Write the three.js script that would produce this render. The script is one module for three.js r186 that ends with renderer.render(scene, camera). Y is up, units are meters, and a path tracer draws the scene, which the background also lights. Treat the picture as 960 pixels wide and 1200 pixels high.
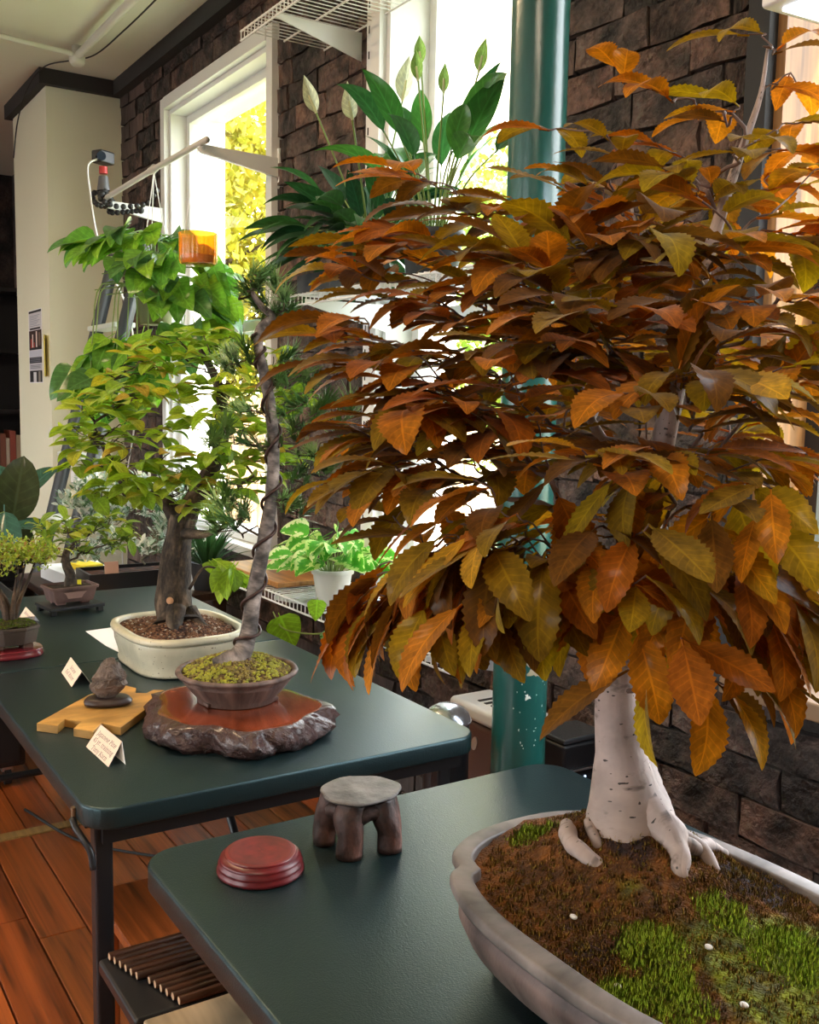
import * as THREE from 'three';
import { RoundedBoxGeometry } from 'three/addons/geometries/RoundedBoxGeometry.js';
import { mergeGeometries, mergeVertices, toCreasedNormals } from 'three/addons/utils/BufferGeometryUtils.js';
import { RectAreaLightUniformsLib } from 'three/addons/lights/RectAreaLightUniformsLib.js';

// ---------------------------------------------------------------- camera, sky, sun, exposure
const scene = new THREE.Scene();
const R = d => d * Math.PI / 180;
const camera = new THREE.PerspectiveCamera(53.56, 960 / 1200, 0.05, 200);
camera.position.set(0, 1.38, 0);
camera.rotation.set(R(-6.302), R(-32.880), R(1.0655), 'YXZ');
scene.add(camera);
const renderer = new THREE.WebGLRenderer({ antialias: true });
renderer.toneMapping = THREE.LinearToneMapping;
renderer.toneMappingExposure = 1.8;
renderer.shadowMap.enabled = true;
RectAreaLightUniformsLib.init();
const SKY = 5.6, SUN = 10.5, LAMP = 10, GROW = 5.5;
{ // hazy bright sky: pale blue overhead, white towards the horizon
  const w = 64, h = 64, d = new Float32Array(w * h * 4);
  for (let y = 0; y < h; y++) for (let x = 0; x < w; x++) {
    const e = (y + .5) / h * 2 - 1, t = Math.max(0, e), k = (y * w + x) * 4;
    const g = e < 0 ? .32 : 1;
    d[k] = SKY * g * (1.0 - .30 * t); d[k + 1] = SKY * g * (1.02 - .12 * t); d[k + 2] = SKY * g * (1.02 + .10 * t); d[k + 3] = 1;
  }
  const s = new THREE.DataTexture(d, w, h, THREE.RGBAFormat, THREE.FloatType);
  s.mapping = THREE.EquirectangularReflectionMapping; s.magFilter = s.minFilter = THREE.LinearFilter; s.needsUpdate = true;
  scene.background = s;
}
const sun = new THREE.DirectionalLight(0xfff0d6, SUN);
sun.position.set(1.9 + .15 * 10, .9 + .55 * 10, -1 + .82 * 10); sun.target.position.set(1.9, .9, -1);
sun.castShadow = true; sun.shadow.mapSize.set(2048, 2048);
Object.assign(sun.shadow.camera, { left: -14, right: 14, top: 14, bottom: -14, near: .5, far: 60 });
scene.add(sun, sun.target);

// ---------------------------------------------------------------- helpers
const V = (x, y, z) => new THREE.Vector3(x, y, z);
const A = a => new THREE.Vector3(...a);
function RNG(s) { return () => { s |= 0; s = s + 0x6D2B79F5 | 0; let t = Math.imul(s ^ s >>> 15, 1 | s); t = t + Math.imul(t ^ t >>> 7, 61 | t) ^ t; return ((t ^ t >>> 14) >>> 0) / 4294967296; }; }
const clamp = (x, a = 0, b = 1) => Math.min(b, Math.max(a, x));
const lerp = (a, b, t) => a + (b - a) * t;
const sstep = (a, b, x) => { const t = clamp((x - a) / (b - a)); return t * t * (3 - 2 * t); };
function hash(x, y, s) { let h = Math.imul(x, 374761393) ^ Math.imul(y, 668265263) ^ Math.imul(s, 2147483647 ^ 0x5bd1e995); h = Math.imul(h ^ h >>> 13, 1274126177); return ((h ^ h >>> 16) >>> 0) / 4294967296; }
function vnoise(x, y, px, py, s) { // tileable value noise
  const xi = Math.floor(x), yi = Math.floor(y), fx = x - xi, fy = y - yi, u = fx * fx * (3 - 2 * fx), v = fy * fy * (3 - 2 * fy);
  const m = (a, p) => ((a % p) + p) % p, x0 = m(xi, px), x1 = m(xi + 1, px), y0 = m(yi, py), y1 = m(yi + 1, py);
  return lerp(lerp(hash(x0, y0, s), hash(x1, y0, s), u), lerp(hash(x0, y1, s), hash(x1, y1, s), u), v);
}
function fbm(u, v, px, py, oct, s) { let a = 0, w = .5, t = 0; for (let o = 0; o < oct; o++) { a += w * vnoise(u * px, v * py, px, py, s + o * 17); t += w; w *= .55; px *= 2; py *= 2; } return a / t; }
const n3 = (x, y, z, s = 1) => (vnoise(x + 100, y + 100 + z * .7, 4096, 4096, s) + vnoise(z + 200, x * .6 + y + 60, 4096, 4096, s + 9)) - 1;
function tex(w, h, fn, srgb = false, rx = 1, ry = 1) {
  const d = new Uint8Array(w * h * 4);
  for (let y = 0; y < h; y++) for (let x = 0; x < w; x++) { const c = fn((x + .5) / w, (y + .5) / h), k = (y * w + x) * 4; for (let i = 0; i < 3; i++) d[k + i] = clamp(Array.isArray(c) ? c[i] : c) * 255; d[k + 3] = 255; }
  const t = new THREE.DataTexture(d, w, h); t.wrapS = t.wrapT = THREE.RepeatWrapping; t.magFilter = THREE.LinearFilter; t.minFilter = THREE.LinearMipmapLinearFilter; t.generateMipmaps = true;
  t.repeat.set(rx, ry); if (srgb) t.colorSpace = THREE.SRGBColorSpace; t.needsUpdate = true; return t;
}
function canvasTex(w, h, draw) {
  const c = document.createElement('canvas'); c.width = w; c.height = h; draw(c.getContext('2d'), w, h);
  const t = new THREE.CanvasTexture(c); t.colorSpace = THREE.SRGBColorSpace; return t;
}
const rep = (t, x, y = x) => { const c = t.clone(); c.repeat.set(x, y); c.needsUpdate = true; return c; };
function mat(color, rough = .6, o = {}) { const p = Array.isArray(color) ? new THREE.Color().setRGB(...color) : new THREE.Color(color); return new (o.phys === false ? THREE.MeshStandardMaterial : THREE.MeshPhysicalMaterial)((delete o.phys, { color: p, roughness: rough, ...o })); }
const used = {};
function named(n) { const k = used[n] = (used[n] || 0) + 1; return k === 1 ? n : `${n}_${String(k - 1).padStart(3, '0')}`; }
const shade = o => o.traverse(m => { if (m.isMesh) { m.castShadow = m.receiveShadow = true; } });
function thing(name, label, category, pos = [0, 0, 0], turn = 0, group) {
  const g = new THREE.Group(); g.name = named(name); g.position.set(...pos); g.rotation.y = turn; g.userData = { label, category }; if (group) g.userData.group = group; scene.add(g); return g;
}
function part(name, geo, m, parent, label) { const o = new THREE.Mesh(geo, m); o.name = name; if (label) o.userData.label = label; parent.add(o); return o; }
function struct(name, geo, m) { const o = geo ? new THREE.Mesh(geo, m) : new THREE.Group(); o.name = name; o.userData.kind = 'structure'; scene.add(o); return o; }
function planarUV(g, s = 1) { // box-projected uv in metres
  const ng = g.index ? g.toNonIndexed() : g; ng.computeVertexNormals === 0; const p = ng.attributes.position, n = ng.attributes.normal, uv = new Float32Array(p.count * 2);
  for (let i = 0; i < p.count; i++) { const x = Math.abs(n.getX(i)), y = Math.abs(n.getY(i)), z = Math.abs(n.getZ(i)); if (y >= x && y >= z) { uv[2 * i] = p.getX(i) * s; uv[2 * i + 1] = p.getZ(i) * s; } else if (x >= z) { uv[2 * i] = p.getZ(i) * s; uv[2 * i + 1] = p.getY(i) * s; } else { uv[2 * i] = p.getX(i) * s; uv[2 * i + 1] = p.getY(i) * s; } }
  ng.setAttribute('uv', new THREE.BufferAttribute(uv, 2)); return ng;
}
const box = (w, h, d, x = 0, y = 0, z = 0) => planarUV(new THREE.BoxGeometry(w, h, d).translate(x, y, z));
const bspan = (x0, x1, y0, y1, z0, z1) => box(x1 - x0, y1 - y0, z1 - z0, (x0 + x1) / 2, (y0 + y1) / 2, (z0 + z1) / 2);
const rbox = (w, h, d, r = .004, x = 0, y = 0, z = 0, s = 2) => planarUV(new RoundedBoxGeometry(w, h, d, s, r).translate(x, y, z));
const cyl = (r0, r1, h, seg = 24, x = 0, y = 0, z = 0) => new THREE.CylinderGeometry(r1, r0, h, seg).translate(x, y, z);
function merge(list) { return mergeGeometries(list.map(g => { g = g.index ? g.toNonIndexed() : g; for (const k of Object.keys(g.attributes)) if (!['position', 'normal', 'uv', 'color'].includes(k)) g.deleteAttribute(k); return g; })); }
function tube(pts, rad, seg = 8, o = {}) { // swept tube, parallel transport, optional noise
  pts = pts.map(p => p.isVector3 ? p : A(p)); const n = pts.length, r = i => Array.isArray(rad) ? rad[i] : rad;
  const pos = [], uv = [], idx = []; let up = null, run = 0; const noise = o.noise || 0, nf = o.nf || 60, sd = o.seed || 3;
  for (let i = 0; i < n; i++) {
    const t = pts[Math.min(n - 1, i + 1)].clone().sub(pts[Math.max(0, i - 1)]).normalize();
    if (!up) { up = Math.abs(t.y) < .9 ? V(0, 1, 0) : V(1, 0, 0); }
    up = up.clone().sub(t.clone().multiplyScalar(up.dot(t))).normalize(); const b = t.clone().cross(up);
    if (i) run += pts[i].distanceTo(pts[i - 1]);
    for (let j = 0; j <= seg; j++) {
      const a = j / seg * Math.PI * 2, d = up.clone().multiplyScalar(Math.cos(a)).addScaledVector(b, Math.sin(a));
      let rr = r(i); if (noise) { const q = pts[i].clone().addScaledVector(d, rr); rr *= 1 + noise * n3(q.x * nf, q.y * nf * .5, q.z * nf, sd); }
      const q = pts[i].clone().addScaledVector(d, rr); pos.push(q.x, q.y, q.z); uv.push(j / seg * Math.max(1, Math.round(6.28 * r(0) * 20)) / 20, run);
    }
  }
  for (let i = 0; i < n - 1; i++) for (let j = 0; j < seg; j++) { const a = i * (seg + 1) + j, b = a + seg + 1; idx.push(a, b, a + 1, b, b + 1, a + 1); }
  if (!o.open) for (const [i, f] of [[0, 1], [n - 1, 0]]) { const c = pos.length / 3; pos.push(pts[i].x, pts[i].y, pts[i].z); uv.push(0, 0); for (let j = 0; j < seg; j++) { const a = i * (seg + 1) + j; f ? idx.push(c, a, a + 1) : idx.push(c, a + 1, a); } }
  const g = new THREE.BufferGeometry(); g.setAttribute('position', new THREE.Float32BufferAttribute(pos, 3)); g.setAttribute('uv', new THREE.Float32BufferAttribute(uv, 2)); g.setIndex(idx); 
  const ng = g.index ? g : g; ng.computeVertexNormals(); // smooth the seam
  const N = ng.attributes.normal; for (let i = 0; i < n; i++) { const a = i * (seg + 1), b = a + seg, m = V(N.getX(a) + N.getX(b), N.getY(a) + N.getY(b), N.getZ(a) + N.getZ(b)).normalize(); N.setXYZ(a, m.x, m.y, m.z); N.setXYZ(b, m.x, m.y, m.z); }
  return ng;
}
const curve = (pts, n) => new THREE.CatmullRomCurve3(pts.map(p => p.isVector3 ? p : A(p))).getPoints(n);
function sweep(pts, rads, n, seg, o) { const c = curve(pts, n), k = rads.length - 1; return tube(c, c.map((_, i) => { const f = i / n * k, a = Math.min(k - 1, Math.floor(f)); return lerp(rads[a], rads[a + 1], f - a); }), seg, o); }
const rod = (a, b, r, seg = 8) => tube([A(a), A(b)], r, seg);
const lathe = (prof, seg = 48) => new THREE.LatheGeometry(prof.map(p => new THREE.Vector2(...p)), seg);
// a body of revolution over any outline: outline(t) -> [x, z]; profile of [offset, y]
function ringBody(outline, prof, seg = 96, o = {}) {
  const pos = [], idx = [], uv = []; let run = 0;
  prof.forEach(([f, y], i) => { if (i) run += Math.hypot(f - prof[i - 1][0], y - prof[i - 1][1]); for (let j = 0; j <= seg; j++) { const t = j / seg * Math.PI * 2, [x, z] = outline(t), l = Math.hypot(x, z); let k = (l + f) / l; if (f <= -9) k = 0; let yy = y; if (o.noise) { const q = o.noise(x * k, y, z * k, t, i); k *= 1 + q[0]; yy += q[1]; } pos.push(x * k, yy, z * k); uv.push(j / seg * (o.us || 1), run); } });
  for (let i = 0; i < prof.length - 1; i++) for (let j = 0; j < seg; j++) { const a = i * (seg + 1) + j, b = a + seg + 1; idx.push(a, b, a + 1, b, b + 1, a + 1); }
  const g = new THREE.BufferGeometry(); g.setAttribute('position', new THREE.Float32BufferAttribute(pos, 3)); g.setAttribute('uv', new THREE.Float32BufferAttribute(uv, 2)); g.setIndex(idx); g.computeVertexNormals();
  const N = g.attributes.normal; for (let i = 0; i < prof.length; i++) { const a = i * (seg + 1), b = a + seg, m = V(N.getX(a) + N.getX(b), N.getY(a) + N.getY(b), N.getZ(a) + N.getZ(b)).normalize(); N.setXYZ(a, m.x, m.y, m.z); N.setXYZ(b, m.x, m.y, m.z); }
  return o.crease ? toCreasedNormals(g, o.crease) : g;
}
// soil or moss inside an outline: height(x, z) on a polar grid
function mound(outline, inset, height, rings = 18, seg = 64, us = 4) {
  const pos = [], idx = [], uv = [];
  for (let i = 0; i <= rings; i++) for (let j = 0; j <= seg; j++) { const [x, z] = outline(j / seg * Math.PI * 2), l = Math.hypot(x, z), k = (l - inset) / l * i / rings; pos.push(x * k, height(x * k, z * k, i / rings), z * k); uv.push(x * k * us, z * k * us); }
  for (let i = 0; i < rings; i++) for (let j = 0; j < seg; j++) { const a = i * (seg + 1) + j, b = a + seg + 1; idx.push(a, a + 1, b, b, a + 1, b + 1); }
  const g = new THREE.BufferGeometry(); g.setAttribute('position', new THREE.Float32BufferAttribute(pos, 3)); g.setAttribute('uv', new THREE.Float32BufferAttribute(uv, 2)); g.setIndex(idx); g.computeVertexNormals(); return g;
}
const oval = (a, b, e = 2) => t => { const c = Math.cos(t), s = Math.sin(t), r = 1 / Math.pow(Math.pow(Math.abs(c) / a, e) + Math.pow(Math.abs(s) / b, e), 1 / e); return [c * r, s * r]; };
// ---- leaves: base at the origin, blade along +z, upper side +y
const WID = {
  ovate: t => Math.pow(Math.sin(Math.PI * Math.pow(t, .93)), .8) * (1 - .12 * t), lance: t => Math.pow(Math.sin(Math.PI * Math.pow(t, .75)), 1.0) * (1 - .2 * t),
  heart: t => t < .12 ? .55 + 3.6 * t : Math.pow(Math.cos((t - .12) / .88 * Math.PI / 2), .8), round: t => Math.pow(Math.sin(Math.PI * Math.pow(t, .9)), .55),
};
function leafGeo({ w = .3, shape = 'ovate', serr = 0, pleat = 0, fold = .2, curl = .6, rows = 8, cols = 4, stalk = .15, seed = 1, twist = 0, wave = 0 }) {
  const rnd = RNG(seed), pos = [], uv = [], idx = [], f = WID[shape], tw = (rnd() - .5) * twist; let z = 0, y = 0; const cl = [];
  for (let i = 0; i <= rows; i++) { const t = i / rows, a = -curl * t * t * .9 - curl * .25 * t; cl.push([z, y, a]); z += Math.cos(a) / rows; y += Math.sin(a) / rows; }
  for (let i = 0; i <= rows; i++) {
    const t = i / rows, [cz, cy, a] = cl[i], odd = i % 2 ? 1 : -1; let hw = w * f(clamp(t, .001, .999)); if (i === rows) hw = 0;
    for (let j = 0; j <= cols; j++) {
      const s = j / cols * 2 - 1, as = Math.abs(s); let x = s * hw; if (as > .99 && serr && i > 0 && i < rows) x *= 1 + serr * odd;
      const up = as * hw * fold + pleat * odd * as * (1 - .3 * as) * Math.sin(Math.PI * t) + wave * Math.sin(t * 9 + s * 2 + seed) * as, back = -(as * as) * hw * .0 + as * hw * .22 * (shape === 'ovate' ? 1 : .1) * (i > 0 && i < rows ? 1 : 0);
      const zz = cz + back * Math.cos(a) - up * Math.sin(a) * -1 * 0, yy = cy + up * Math.cos(a) + back * Math.sin(a), q = tw * t * s;
      pos.push(x, yy + q * hw, zz); uv.push((s + 1) / 2, t);
    }
  }
  for (let i = 0; i < rows; i++) for (let j = 0; j < cols; j++) { const p = i * (cols + 1) + j, q = p + cols + 1; idx.push(p, q, p + 1, q, q + 1, p + 1); }
  if (stalk) { const k = pos.length / 3, r = .012; pos.push(-r, 0, -stalk, r, 0, -stalk, -r, 0, .04, r, 0, .04, 0, -r * 2, -stalk, 0, -r * 2, .04); for (let i = 0; i < 6; i++) uv.push(.5, 0.02); idx.push(k, k + 2, k + 1, k + 1, k + 2, k + 3, k, k + 4, k + 2, k + 2, k + 4, k + 5, k + 1, k + 3, k + 4, k + 4, k + 3, k + 5); }
  const g = new THREE.BufferGeometry(); g.setAttribute('position', new THREE.Float32BufferAttribute(pos, 3)); g.setAttribute('uv', new THREE.Float32BufferAttribute(uv, 2)); g.setIndex(idx); g.computeVertexNormals(); return g;
}
function orient(dir, up, roll = 0) { const z = dir.clone().normalize(); let y = up.clone().addScaledVector(z, -up.dot(z)); if (y.lengthSq() < 1e-6) y = V(1, 0, 0).addScaledVector(z, -z.x); y.normalize().applyAxisAngle(z, roll); const x = y.clone().cross(z); return new THREE.Matrix4().makeBasis(x, y, z); }
function place(o, p, dir, up, roll, s) { const m = orient(dir, up, roll); o.quaternion.setFromRotationMatrix(m); o.position.copy(p); o.scale.setScalar(s); return o; }
// grow twigs from a trunk to given tips: each tip joins the closest fitting point of what has grown so far
function growTwigs(trunk, tips, { sag = .15, thin = .0012, thick = .006, jitter = .02, seed = 5, upBias = .25 }) {
  const rnd = RNG(seed), nodes = trunk.map(p => ({ p: A(p), kids: 0, parent: null, trunk: true })), out = [];
  const axis = q => { let b = 9; for (const t of trunk) { const d = Math.hypot(q.x - t[0], q.z - t[2]) + .3 * Math.abs(q.y - t[1]); if (d < b) b = d; } return b; };
  const list = tips.map((t, i) => ({ p: A(t), i, r: axis(A(t)) })).sort((a, b) => a.r - b.r);
  for (const t of list) {
    let best = null, bc = 1e9;
    for (const n of nodes) { const d = n.p.distanceTo(t.p), rn = n.trunk ? 0 : n.r; if (!n.trunk && rn > t.r * .72) continue; const c = d + Math.max(0, n.p.y - t.p.y + .02) * 1.6 + (n.trunk ? .04 : 0); if (c < bc) { bc = c; best = n; } }
    const a = best.p, b = t.p, L = a.distanceTo(b), m = 5, path = [a.clone()]; let prev = best;
    for (let k = 1; k <= m; k++) { const u = k / m, q = a.clone().lerp(b, u); q.y += upBias * L * u * (1 - u) - 0; if (k < m) q.add(V(rnd() - .5, (rnd() - .5) * .7, rnd() - .5).multiplyScalar(jitter * 2)); path.push(q); const nn = { p: q, kids: 0, parent: prev, r: axis(q), trunk: false }; nodes.push(nn); prev = nn; }
    let q = prev; while (q) { q.kids++; q = q.parent; }
    out.push({ path, from: best, last: prev, i: t.i, dir: path[m].clone().sub(path[m - 1]).normalize() });
  }
  for (const o of out) { const r = []; let q = o.last; for (let k = 5; k >= 0; k--) { r[k] = Math.min(thick, thin * Math.sqrt(Math.max(1, q && !q.trunk ? q.kids : (o.last.kids + 1)))); if (q) q = q.parent || q; } r[0] = Math.max(r[0], r[1]); o.rad = r; }
  return out;
}
// ---------------------------------------------------------------- textures and materials
const T = {};
T.grain = tex(256, 512, (u, v) => { const w = fbm(u, v, 4, 2, 3, 5), s = fbm(u + w * .08, v, 48, 3, 3, 7), l = fbm(u, v, 9, 1, 3, 9); return .62 + .38 * (.55 * s + .45 * l) - .22 * Math.pow(fbm(u, v, 10, 6, 3, 31), 5) * 4; }, true);
T.grainB = tex(256, 512, (u, v) => fbm(u, v, 60, 4, 3, 7));
T.peb = tex(512, 512, (u, v) => { const a = vnoise(u * 96, v * 96, 96, 96, 3), b = vnoise(u * 170, v * 170, 170, 170, 8); return .6 * a + .4 * b; });
T.cloud = tex(512, 512, (u, v) => fbm(u, v, 4, 4, 6, 21));
T.rough = tex(512, 512, (u, v) => { const a = fbm(u, v, 8, 8, 6, 41); return clamp(a * a * 1.6); });
T.brick = tex(512, 512, (u, v) => { const a = fbm(u, v, 6, 6, 6, 51), b = fbm(u, v, 40, 40, 3, 57), c = Math.pow(fbm(u, v, 12, 5, 4, 77), 4); const g = .30 + .95 * Math.pow(a, 1.3) + .30 * (b - .5); return [g * (1 + .25 * (a - .5)), g * .97, g * (.96 - .12 * (a - .5))].map(x => x + .9 * Math.max(0, c - .16)); }, true);
T.speck = tex(512, 512, (u, v) => { const a = fbm(u, v, 5, 5, 4, 61), s = vnoise(u * 60, v * 60, 60, 60, 63); return s > .93 && a > .48 ? [.42, .34, .26] : [.84 + .16 * a, .84 + .15 * a, .80 + .16 * a]; }, true);
T.soil = tex(512, 512, (u, v) => { const a = vnoise(u * 70, v * 70, 70, 70, 71), b = fbm(u, v, 20, 20, 4, 72), c = vnoise(u * 40, v * 40, 40, 40, 73); const k = .25 + .9 * a * b; return c > .95 ? [.8, .74, .66] : [k * 1.05, k * .8, k * .62]; }, true);
T.gran = tex(512, 512, (u, v) => .5 * vnoise(u * 70, v * 70, 70, 70, 71) + .5 * fbm(u, v, 30, 30, 3, 74));
T.bark = tex(256, 512, (u, v) => { const a = fbm(u, v, 14, 5, 5, 81), b = fbm(u, v, 30, 30, 3, 82); return clamp(.25 + .9 * a * a + .3 * (b - .4)); }, true);
T.barkB = tex(256, 512, (u, v) => fbm(u, v, 16, 6, 5, 81));
T.beech = tex(512, 512, (u, v) => { const a = fbm(u, v, 4, 6, 5, 91), l = vnoise(u * 22, v * 60, 22, 60, 92), c = fbm(u, v, 7, 18, 4, 93), k = .72 + .36 * a - .5 * Math.max(0, c - .62) * 3; const d = l > .93 ? .35 : 1; return [k * d, k * d * .955, k * d * .93]; }, true);
T.veins = tex(256, 512, (u, v) => { // beech blade: pale midrib and parallel side veins, mottled between
  const s = Math.abs(u - .5) * 2, q = (v - s * .13) * 11, f = Math.abs(q - Math.round(q)), mid = Math.exp(-Math.pow(s / .05, 2)), side = Math.exp(-Math.pow(f / .085, 2)) * .5, m = fbm(u, v, 5, 8, 4, 101);
  const k = .60 + .42 * m, e = Math.max(mid, side * (1 - s * .5)) * .30; return [k + e, k * .97 + e * .85, k * .86 + e * .35]; }, true);
T.leafv = tex(128, 256, (u, v) => { const s = Math.abs(u - .5) * 2, q = (v - s * .22) * 7, f = Math.abs(q - Math.round(q)), m = fbm(u, v, 5, 8, 3, 111), e = Math.max(Math.exp(-Math.pow(s / .06, 2)), .35 * Math.exp(-Math.pow(f / .08, 2))) * .3, k = .72 + .28 * m + e; return [k, k, k * .9]; }, true);
T.varieg = tex(128, 256, (u, v) => { const s = Math.abs(u - .5) * 2, m = fbm(u, v, 5, 7, 4, 121) + .35 * (s - .55); return m > .56 ? [.93, .96, .74] : [.30 + .2 * m, .62 + .2 * m, .22]; }, true);
const M = {};
const brickTints = [[.165, .122, .105], [.140, .108, .097], [.190, .128, .106], [.120, .097, .090], [.160, .126, .112], [.215, .145, .115]];
M.bricks = brickTints.map(c => mat(c, .82, { map: rep(T.brick, .55, .22), bumpMap: rep(T.rough, .9, .35), bumpScale: .020 }));
M.mortar = mat([.15, .118, .104], .95, { map: T.brick, bumpMap: rep(T.rough, 3), bumpScale: .012 });
M.wood = [[.64, .165, .026], [.56, .13, .022], [.70, .21, .04], [.52, .115, .018], [.66, .155, .025], [.60, .19, .04]].map(c => mat(c, .42, { map: rep(T.grain, 4, .55), bumpMap: rep(T.grainB, 4, .5), bumpScale: .0006, clearcoat: .25, clearcoatRoughness: .3 }));
M.strip = mat([.72, .40, .12], .4, { map: rep(T.grain, 4, .6) });
M.plaster = mat([.80, .79, .60], .85, { bumpMap: rep(T.cloud, 2), bumpScale: .002 });
M.ceil = mat([.76, .76, .62], .9);
M.room = mat([.42, .36, .30], .9);
M.dark = mat([.028, .027, .028], .7);
M.white = mat([.80, .80, .78], .45);
M.whiteMetal = mat([.80, .81, .80], .35);
M.frameGreen = mat([.42, .56, .40], .5);
M.blackMetal = mat([.014, .014, .016], .38);
M.steel = mat([.55, .55, .56], .28, { metalness: 1 });
M.glass = mat([1, 1, 1], .02, { transmission: 1, thickness: 0, ior: 1.45 });
M.honey = mat([.80, .42, .15], .5, { map: rep(T.grain, 3, 1), clearcoat: .2 });
M.darkWood = mat([.07, .035, .025], .5, { map: rep(T.grain, 4, 1) });
M.top = mat([.008, .017, .019], .36, { ior: 1.6, bumpMap: rep(T.peb, 8), bumpScale: .00028, specularColor: new THREE.Color().setRGB(.62, .95, 1) });
M.pole = mat([.012, .110, .092], .30, { bumpMap: rep(T.cloud, 3), bumpScale: .003, clearcoat: .6, clearcoatRoughness: .2, map: tex(512, 512, (u, v) => { const a = fbm(u, v, 5, 3, 5, 131), s = vnoise(u * 50, v * 40, 50, 40, 132), b = fbm(u, v, 3, 4, 3, 133); return s > .955 && b > .5 ? [.95, .95, .9] : [.78 + .3 * a, .84 + .2 * a, .84 + .2 * a]; }, true, 1, .6) });

M.soil = mat([.30, .16, .09], .95, { map: rep(T.soil, 1), bumpMap: rep(T.gran, 1), bumpScale: .006 });
// ---------------------------------------------------------------- the room
const XW = 1.65, XO = 1.90, YC = 2.95, ZC = -5.32, ZF = -8, ZB = 3.2, XL = -4.5;
const openings = [[-4.60, -3.51, .78, 2.66], [-2.71, -2.07, .78, 2.66], [-1.30, -.25, .83, 2.66]];
function wallX(x0, x1, z0, z1, holes) { // a wall across x with holes [z0, z1, y0, y1]
  const g = []; let z = z0;
  for (const [a, b, lo, hi] of [...holes].sort((p, q) => p[0] - q[0])) { g.push(bspan(x0, x1, 0, YC, z, a)); g.push(bspan(x0, x1, 0, lo, a, b), bspan(x0, x1, hi, YC, a, b)); z = b; }
  g.push(bspan(x0, x1, 0, YC, z, z1)); return merge(g);
}
const wallRight = struct('wall_right', wallX(XW + .012, XO, ZF, ZB, openings), M.mortar);
{ // bricks of the window wall: each course laid round the openings
  const rnd = RNG(11), hC = .0855, list = [];
  const jit = (g, s) => { const r = RNG(s), p = g.attributes.position, seen = {}; for (let i = 0; i < p.count; i++) { const k = [p.getX(i), p.getY(i), p.getZ(i)].map(v => v.toFixed(3)).join(); const d = seen[k] = seen[k] || [r() - .5, r() - .5, r() - .5]; p.setXYZ(i, p.getX(i) + d[0] * .10, p.getY(i) + d[1] * .14, p.getZ(i) + d[2] * .05); } g.computeVertexNormals(); return g; };
  const variants = [1, 2, 3, 4, 5, 6].map(s => { const g = jit(new THREE.BoxGeometry(1, 1, 1, 1, 2, 3), s), u = g.attributes.uv; for (let i = 0; i < u.count; i++) u.setXY(i, u.getX(i) + s * .37, u.getY(i) + s * 1.9); return g; });
  for (let c = 0; c < 34; c++) {
    const y0 = c * hC + .0035, y1 = (c + 1) * hC - .0035; let z = ZC + .01 - (c % 2) * .12; 
    while (z < .9) {
      const L = .205 + rnd() * .05; let spans = [[Math.max(z, ZC + .005), z + L]]; z += L + .009;
      for (const [a, b, lo, hi] of openings) if (y1 > lo - .03 && y0 < hi + .03) spans = spans.flatMap(([p, q]) => q <= a - .05 || p >= b + .05 ? [[p, q]] : [[p, Math.min(q, a - .05)], [Math.max(p, b + .05), q]].filter(([m, n]) => n - m > .02));
      for (const [p, q] of spans) if (q - p > .02) list.push([p, q, y0, Math.min(y1, YC - .07)]);
    }
  }
  const fr = list.map(([p, q, y0, y1]) => { const zc = (p + q) / 2, yc = (y0 + y1) / 2, d = Math.hypot(XW, yc - 1.38, zc); const v = V(XW, yc, zc).applyMatrix4(new THREE.Matrix4().makeRotationFromEuler(camera.rotation).invert().multiply(new THREE.Matrix4().makeTranslation(0, -1.38, 0))); const px = 480 + 1189 * v.x / -v.z, py = 600 - 1189 * v.y / -v.z; const seen = v.z < 0 && px > -30 && px < 1000 && py > -30 && py < 1060 && !(py > 640 + .5 * (px - 120) && px < 560); return { p, q, y0, y1, zc, yc, w: seen ? d : 99 + d, depth: .013 + rnd() * .008, v: Math.floor(rnd() * 6), m: Math.floor(rnd() * 6) }; }).sort((a, b) => a.w - b.w);
  const rest = [];
  fr.forEach((b, i) => {
    const mtx = new THREE.Matrix4().compose(V(XW + .03 - b.depth, b.yc, b.zc), new THREE.Quaternion().setFromEuler(new THREE.Euler((rnd() - .5) * .015, (rnd() - .5) * .015, (rnd() - .5) * .02)), V(.045, b.y1 - b.y0, b.q - b.p));
    const g = variants[b.v];
    if (i < 300) { const o = new THREE.Mesh(g, M.bricks[b.m]); o.name = 'brick'; o.applyMatrix4(mtx); wallRight.add(o); }
    else rest.push(g.clone().applyMatrix4(mtx));
  });
  const o = part('brickwork', planarUV(merge(rest)), M.bricks[1], wallRight); o.userData.kind = 'stuff';
}
{ const holes = [[-7.2, -5.4, .8, 2.6], [-4.4, -2.4, .8, 2.6], [-1.4, .6, .8, 2.6]]; struct('wall_left', wallX(XL - .2, XL, ZF, ZB, holes), M.room);
  holes.forEach(([a, b, lo, hi], i) => { const w = struct(`window_${i + 4}`, null); part('added_window_frame', merge([bspan(XL - .12, XL - .06, lo, hi, a, a + .06), bspan(XL - .12, XL - .06, lo, hi, b - .06, b), bspan(XL - .12, XL - .06, lo, lo + .06, a, b), bspan(XL - .12, XL - .06, hi - .06, hi, a, b)]), M.white, w); part('pane', box(.006, hi - lo - .1, b - a - .1, XL - .09, (lo + hi) / 2, (a + b) / 2), M.glass, w); }); }  // added windows, out of view, put in to let skylight fill the room
struct('wall_back', bspan(XL - .2, XO, 0, YC, ZB, ZB + .2), M.room);
struct('wall_far', bspan(XL - .2, XO, 0, YC, ZF - .2, ZF), mat([.06, .045, .04], .9, { map: rep(T.brick, 2), bumpMap: rep(T.rough, 3), bumpScale: .01 }));
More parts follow.
